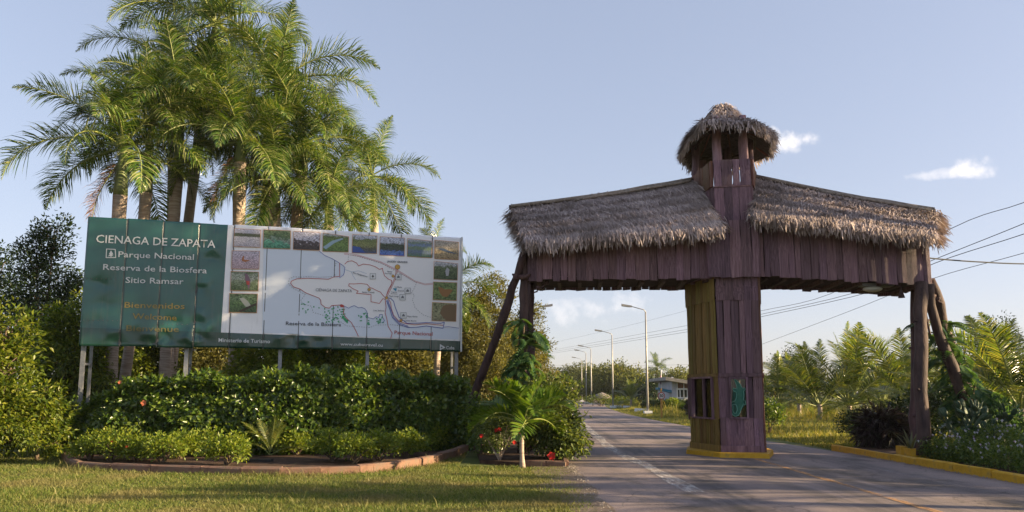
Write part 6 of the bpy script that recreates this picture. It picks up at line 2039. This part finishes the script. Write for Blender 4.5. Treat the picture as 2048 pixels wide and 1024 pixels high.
# ================================================================== things farther along the road
def street_lamp(label, px, Y, side=-1, h=8.0):
    b = W(px, 800, Y); b.z = 0
    root = empty("street_lamp", b, label=label, cat="street lamp", group="street lamps along the road")
    MB().tube([(0, 0, 0), (0, 0, h * .5), (0, 0, h - .15)], [.1, .08, .055], 8).build("pole", M['pole'], root, True)
    MB().tube([(0, 0, h - .17), (side * .12, 0, h + .0), (side * 1.15, 0, h + .28)], .035, 6).build("arm", M['pole'], root, True)
    mb = MB(); x0, x1 = side * 1.05, side * 1.85
    mb.quad_solid([(x0, -.1, h + .2), (x1, -.13, h + .3), (x1, .13, h + .3), (x0, .1, h + .2)], [(x0, -.08, h + .32), (x1, -.08, h + .46), (x1, .08, h + .46), (x0, .08, h + .32)])
    mb.build("lamp_head", M['lamp_head'], root)
    MB().quad_solid([(x0 + side * .15, -.09, h + .19), (x1 - side * .08, -.1, h + .265), (x1 - side * .08, .1, h + .265), (x0 + side * .15, .09, h + .19)],
                    [(x0 + side * .15, -.09, h + .215), (x1 - side * .08, -.1, h + .29), (x1 - side * .08, .1, h + .29), (x0 + side * .15, .09, h + .215)]).build("lens", M['white_paint'], root)
    MB().box((-.3, -.3, -.05), (.3, .3, .25)).build("footing", M['white_paint'], root)
    return root


for px, Y, lab in ((1295, 57, "nearest street lamp, tall, standing before the speed sign"), (1226, 80, "second street lamp along the right side of the road"), (1183, 106, "third street lamp along the right side of the road"),
                   (1173, 117, "fourth street lamp along the road, close behind the third"), (1164, 141, "fifth street lamp along the road"), (1146, 179, "farthest street lamp before the hazy trees")):
    street_lamp(lab, px, Y)
street_lamp("street lamp whose head sticks out beside the left gate uprights", 1058, 57, 1)

# speed sign
b = G(1323.5, 836)
sg = empty("speed_sign", b, label="round red and white 50 speed limit sign on an orange post", cat="road sign")
MB().tube([(0, 0, 0), (0, 0, 1.9)], .055, 8).build("post", mat_surface("orange_post", (.38, .19, .04), (.5, .27, .07), 5, .6), sg)


def ring_disc(name, r, y, mat, th=.012, n=32):
    mb = MB(); mb.quad_solid([(r * math.cos(2 * math.pi * k / n), y, 1.42 + r * math.sin(2 * math.pi * k / n)) for k in range(n)][::-1], [(r * math.cos(2 * math.pi * k / n), y - th, 1.42 + r * math.sin(2 * math.pi * k / n)) for k in range(n)][::-1])
    return mb.build(name, mat, sg)


ring_disc("red_ring", .235, -.06, mat_plain("sign_red", (.3, .03, .03), .5))
ring_disc("white_disc", .18, -.075, mat_plain("sign_white", (.62, .6, .58), .5))
cu = bpy.data.curves.new("numerals", 'FONT'); cu.body = "50"; cu.size = .27; cu.offset = .008; cu.align_x = 'CENTER'; cu.align_y = 'CENTER'; cu.extrude = .002
o = bpy.data.objects.new("numerals", cu); COL.objects.link(o); bpy.context.view_layer.update()
me = bpy.data.meshes.new_from_object(o.evaluated_get(bpy.context.evaluated_depsgraph_get())); COL.objects.unlink(o); bpy.data.objects.remove(o)
me.materials.clear(); me.materials.append(mat_plain("sign_black", (.02, .02, .025), .5)); me.name = "numerals"
obj("numerals", me, sg, loc=(0, -.096, 1.42), rot=(R(90), 0, 0))

# white kerb blocks on the verge
for px, py, w, lab in ((1236, 816, .9, "white concrete block on the verge behind the second lamp"), (1254, 817, .8, "white concrete block between the first and second lamps"), (1282, 824, 1.1, "pale concrete block left of the nearest lamp foot")):
    b = G(px, py)
    o = MB().quad_solid([(-w / 2, -.2, -.03), (w / 2, -.25, -.03), (w / 2, .25, -.03), (-w / 2, .2, -.03)], [(-w / 2 + .04, -.16, .28), (w / 2 - .05, -.2, .24), (w / 2 - .05, .2, .26), (-w / 2 + .04, .16, .3)]).build("verge_block", M['white_paint'], loc=b)
    tag(o, lab, "block", "white blocks on the verge")

# the small house
HY = 74.0
house = empty("small_house", W(1345, 803, HY) * Vector((1, 1, 0)) if False else (W(1345, 803, HY).x, HY, 0), label="pale blue house with slanted roof and white framed windows behind the tower", cat="house")
hx = house.location.x
def hp(px, py, Y=HY): v = W(px, py, Y); return v.x - hx, v.z
M['house_wall'] = mat_surface("house_wall", (.34, .36, .42), (.42, .44, .5), 2, .8)
M['house_dark'] = mat_surface("house_boards", (.12, .06, .035), (.2, .1, .06), 3, .7, stretch=(6, 1, 1))
M['house_roof'] = mat_surface("house_roof", (.2, .19, .18), (.32, .3, .28), 2, .85)
x1 = hp(1450, 800)[0]; zt = hp(1345, 760)[1]; zsill = hp(1345, 796)[1]; zm = hp(1345, 778)[1]
MB().box((0, 0, 0), (x1, .2, zsill)).build("wall", M['house_wall'], house)
MB().quad_solid([(0, .2, 0), (.2, .2, 0), (.2, 7, 0), (0, 7, 0)], [(0, .2, zt + .3), (.2, .2, zt + .3), (.2, 7, zt - .2), (0, 7, zt - .2)]).build("side_wall", M['house_wall'], house)
MB().box((0, 6.9, 0), (x1, 7.1, zt - .3)).build("back_wall", M['house_wall'], house)
MB().box((0, .03, zsill), (.55, .2, zt)).build("wall", M['house_wall'], house)
MB().box((.5, -.0, zsill), (.56, .22, zt - .05)).build("corner_post", M['white_paint'], house)
wx = [hp(p, 780)[0] for p in (1353.3, 1367.3, 1382.5, 1397, 1412, 1427, 1442)]
MB().box((wx[0], .1, zm), (wx[-1], .16, zt)).build("upper_boards", M['house_dark'], house)
for i in range(len(wx) - 1):
    wn_ = bpy.data.objects.new("window", None); wn_.location = (wx[i], 0, zsill); put(wn_, house)
    w_ = wx[i + 1] - wx[i]; h_ = zm - zsill
    for s_ in (0, .5):
        MB().box((w_ * s_ + .05, .08, .06), (w_ * (s_ + .5) - .05, .1, h_ - .05)).build("pane", M['glass'], wn_)
    for bx_ in (((0, .02, 0), (.07, .15, h_)), ((w_ * .5 - .045, .025, 0), (w_ * .5 + .045, .15, h_)), ((.07, .02, 0), (w_, .15, .08)), ((.0, .015, h_ - .08), (w_, .15, h_ + .08))):
        MB().box(*bx_).build("window_frame", M['white_paint'], wn_)
    MB().box((0, .03, h_ + .08), (.08, .15, zt - zsill)).build("window_frame", M['white_paint'], wn_)
rl = hp(1327, 755); rr_ = hp(1384, 764); k_ = (rr_[1] - rl[1]) / (rr_[0] - rl[0])
zr = lambda x: rl[1] + k_ * (x - rl[0]) if x < 3.5 else rl[1] + k_ * (3.5 - rl[0]) + (x - 3.5) * -.02
mb = MB()
for xa, xb in ((rl[0], 3.5), (3.5, x1 + .3)):
    mb.quad_solid([(xa, -1.0, zr(xa) - .28), (xb, -1.0, zr(xb) - .28), (xb, 7.8, zr(xb) - .3), (xa, 7.8, zr(xa) - .3)], [(xa, -1.05, zr(xa) + .05), (xb, -1.05, zr(xb) + .05), (xb, 7.8, zr(xb)), (xa, 7.8, zr(xa))])
mb.build("roof", M['house_roof'], house)
a, b2 = hp(1318, 777), hp(1344, 783)
MB().quad_solid([(a[0], .4, a[1] - .1), (0, .2, b2[1] - .14), (0, 1.6, b2[1] - .14), (a[0], 1.8, a[1] - .1)], [(a[0], .4, a[1] + .1), (0, .2, b2[1] + .12), (0, 1.6, b2[1] + .12), (a[0], 1.8, a[1] + .1)]).build("blue_canopy", mat_plain("canopy_blue", (.02, .16, .27), .5), house)
MB().tube([(a[0] + .1, 1, 0), (a[0] + .1, 1, a[1])], .05, 6).build("canopy_post", M['pole'], house)
t0 = W(1381, 762, 84); mb = MB(); mb.quad_solid([(-.55, -.5, 0), (.6, -.5, 0), (.6, .6, 0), (-.55, .6, 0)], [(-.12, -.3, 1.35), (.5, -.3, 1.5), (.5, .3, 1.5), (-.12, .3, 1.35)])
o = mb.build("roof_tank", mat_surface("tank_blue", (.36, .46, .55), (.45, .55, .62), 3, .5), loc=(0, 0, 0)); 
o.parent = house; o.location = (t0.x - hx, 5, zr(2.9) - .02)

fp = W(1323.6, 800, 78); fp.z = 0
fl = empty("flagpole", fp, label="white flagpole with a furled flag left of the house", cat="flagpole")
htop = W(1323.6, 740, 78).z
MB().tube([(0, 0, 0), (0, 0, htop)], [.06, .04], 8).build("pole", M['white_paint'], fl)
mb = MB(); mb.tube([(-.05, -.02, htop - .55), (-.1, -.03, htop - 1.0), (-.07, -.03, htop - 1.5)], [.03, .1, .05], 7); mb.build("flag", mat_surface("flag_cloth", (.3, .05, .06), (.08, .08, .2), 3, .8), fl, True)

# thatched hut roof in the roadside plants
hut = empty("thatched_hut", G(1204, 812), label="small grey thatched shelter among bushes beside the road", cat="hut")
g = np.random.default_rng(4)
P0 = G(1204, 812); sc_ = P0.y / 1480
rw, zt_, zb_ = 21 * sc_, (812 - 785) * sc_, (812 - 797) * sc_
hubs = [(rw * math.cos(a_), rw * .9 * math.sin(a_), zb_) for a_ in np.linspace(0, 2 * math.pi, 13)[:-1]]
V = [(0, 0, zt_)] + hubs + [(x * .6, y * .6, zb_ + (zt_ - zb_) * .62) for x, y, z in hubs]
F = [(0, 13 + i, 13 + (i + 1) % 12) for i in range(12)] + [(13 + i, 1 + i, 1 + (i + 1) % 12, 13 + (i + 1) % 12) for i in range(12)]
obj("roof", new_mesh("roof", V, F, mat_surface("grey_thatch", (.16, .13, .12), (.27, .23, .2), 5, .9, .8, 25)), hut)
for i in range(0, 12, 3): MB().tube([(hubs[i][0] * .85, hubs[i][1] * .85, 0), (hubs[i][0] * .85, hubs[i][1] * .85, zb_ + .1)], .06, 6).build("post", M['log'], hut)

# clipped hedges before the house
for px0, px1, py0, py1, Y, lab, lf in ((1286, 1338, 802, 822, 66, "clipped dark hedge behind the nearest street lamp", 'dark_tree'), (1336, 1352, 800, 822, 63, "bright clipped hedge block right of the speed sign", 'ixora'),
                                       (1352, 1400, 802, 816, 68, "low clipped hedge under the house windows", 'hedge')):
    a, b = W(px0, py0, Y), W(px1, py0, Y); h_ = a.z
    g = np.random.default_rng(px0); root = empty("clipped_hedge", ((a.x + b.x) / 2, Y, 0), label=lab, cat="hedge", group="clipped hedges by the house")
    n = 240; hw = (b.x - a.x) / 2
    C = np.stack([g.uniform(-hw, hw, n), g.uniform(-.5, .5, n), g.uniform(.1, h_, n)], -1)
    V, F = clump_leaves(C, .22, 22, .15, .09, g, .1); obj("leaves", new_mesh("leaves", V, F, M[lf]), root, kind="stuff")
for px, py, Y, r, h_, lab, lf in ((1368, 822, 58, .7, .75, "yellow green bush right of the speed sign", 'ixora'), (1385, 836, 45, .4, 1.3, "reddish bush half hidden by the tower's left side", 'cordyline'), (1200, 810, 92, 2.2, 1.3, "bush below the thatched shelter", 'jungle'),
                                  (1245, 806, 84, 2.0, 1.1, "bush between the second lamp and the yellow palm", 'jungle')):
    b = W(px, 800, Y); b.z = 0
    shrub("roadside_bush", lab, "bush", b, r, h_, lf, 1500, .16, .09, px, None)

# far trees and palms
far = [(1128, 757, 175, 5.5, "hazy tree at the vanishing end of the road", 'far_tree'), (1152, 727, 165, 6.5, "tall hazy tree behind the farthest lamps", 'far_tree'), (1180, 735, 150, 5.0, "hazy tree behind the third and fourth lamps", 'far_tree'),
       (1207, 733, 125, 4.5, "round tree left of the second lamp", 'far_tree'), (1240, 727, 118, 5.5, "large broad tree right of the second lamp", 'far_tree'), (1272, 748, 112, 4.2, "tree left of the nearest lamp pole", 'far_tree'),
       (1305, 760, 105, 4.5, "dark trees below the distant royal palm", 'dark_tree'), (1345, 742, 120, 4.5, "tree behind the house roof", 'far_tree'), (1378, 738, 125, 4.5, "tree behind the house and the tower", 'far_tree'), (1440, 745, 110, 5.5, "far trees hidden behind the tower", 'far_tree')]
for i, (px, py, Y, rx, lab, lf) in enumerate(far):
    rtree(lab, px, py, Y, rx, lf, 700 + i, .4, .22, 3.4, .95, "far_tree", "tree", .25, 24)
b = W(1313, 800, 125); b.z = 0
palm("royal_palm", "distant royal palm above the house", b, W(1314, 735, 125), 3.4, 'royal', 15, .25, .9, 801, None, "palm tree")
b = W(1262, 806, 80); b.z = 0
palm("coconut_palm", "young yellowing coconut palm between the two nearest lamps", b, b + Vector((0, 0, .9)), 3.0, 'coco', 14, .14, 0.0, 802, None, "palm tree", classes=[0, 1, 2, 2, 3, 4], bulge=1.0)
# left side of the road, far
for i, (px, py, Y, rx, lab) in enumerate(((1085, 775, 120, 3.2, "far bush left of the road's end"), (1040, 760, 75, 3.2, "thicket left of the road behind the gate"), (990, 740, 60, 3.5, "thicket behind the leaning gate post"))):
    rtree(lab, px, py, Y, rx, 'far_tree', 720 + i, .3, .15, 5, .6, "far_bush", "bush")

# ------------------------------------------------------------------ overhead cables
def cable(label, pts, r=.014):
    P = [W(*p) for p in pts]
    # Catmull-Rom through the measured points
    out = []
    for i in range(len(P) - 1):
        p0, p1, p2, p3 = P[max(i - 1, 0)], P[i], P[i + 1], P[min(i + 2, len(P) - 1)]
        for k in range(5):
            t = k / 5
            out.append(.5 * ((2 * p1) + (p2 - p0) * t + (2 * p0 - 5 * p1 + 4 * p2 - p3) * t * t + (3 * p1 - p0 - 3 * p2 + p3) * t ** 3))
    out.append(P[-1])
    o = MB().tube([v - P[0] for v in out], r, 5).build("overhead_cable", M['cable'], loc=P[0]); tag(o, label, "cable", "overhead cables")


cable("uppermost overhead cable, passing above the right roof end", [(1090, 703, 150), (1385, 649, 72), (1520, 622, 54), (1660, 588, 42), (1898, 459, 30), (2048, 405, 26), (2300, 310, 21)])
cable("second overhead cable on the right", [(1090, 706, 150), (1385, 657, 70), (1520, 629, 52), (1700, 588, 39), (1866, 520, 29), (2048, 447, 25), (2300, 340, 20)])
cable("third overhead cable, with a small joint right of the gate", [(1090, 709, 150), (1385, 662, 68), (1520, 634, 50), (1745, 583, 37), (1868, 527, 28), (2048, 468, 24), (2300, 380, 20)])
cable("lowest overhead cable crossing below the braided one", [(1520, 690, 60), (1700, 622, 45), (1860, 559, 33), (2048, 506, 26), (2300, 430, 20)], .012)
cable("braided cable tied to the gate's right end", [(1856, 516, 18.7), (1900, 520, 19.5), (1960, 524, 20.5), (2060, 528, 22), (2300, 530, 26)], .02)
cable("thin far cable crossing the sky left of the tower", [(1086, 690, 170), (1240, 655, 120), (1385, 618, 90), (1560, 570, 65)], .011)
cable("thin horizontal cable above the house", [(1086, 730, 130), (1250, 732, 120), (1385, 729, 110), (1560, 728, 100), (1800, 722, 90), (2100, 698, 70)], .012)
# small far pole carrying the cables' far end is hidden by the trees; joint sleeve on the third cable

# ================================================================== the warm evening air
hz = bpy.data.materials.new("haze_air"); hz.use_nodes = True
n, l = nodes_of(hz); n.remove(n["Principled BSDF"])
pv = n.new("ShaderNodeVolumePrincipled"); pv.inputs["Color"].default_value = (.86, .89, .95, 1); pv.inputs["Density"].default_value = .0002; pv.inputs["Anisotropy"].default_value = .3
l.new(pv.outputs[0], n["Material Output"].inputs["Volume"])
o = MB().box((-1600, -400, -1.1), (1600, 3100, 19)).build("haze", hz)
tag(o, "thin evening haze over the road", None, None, "stuff")
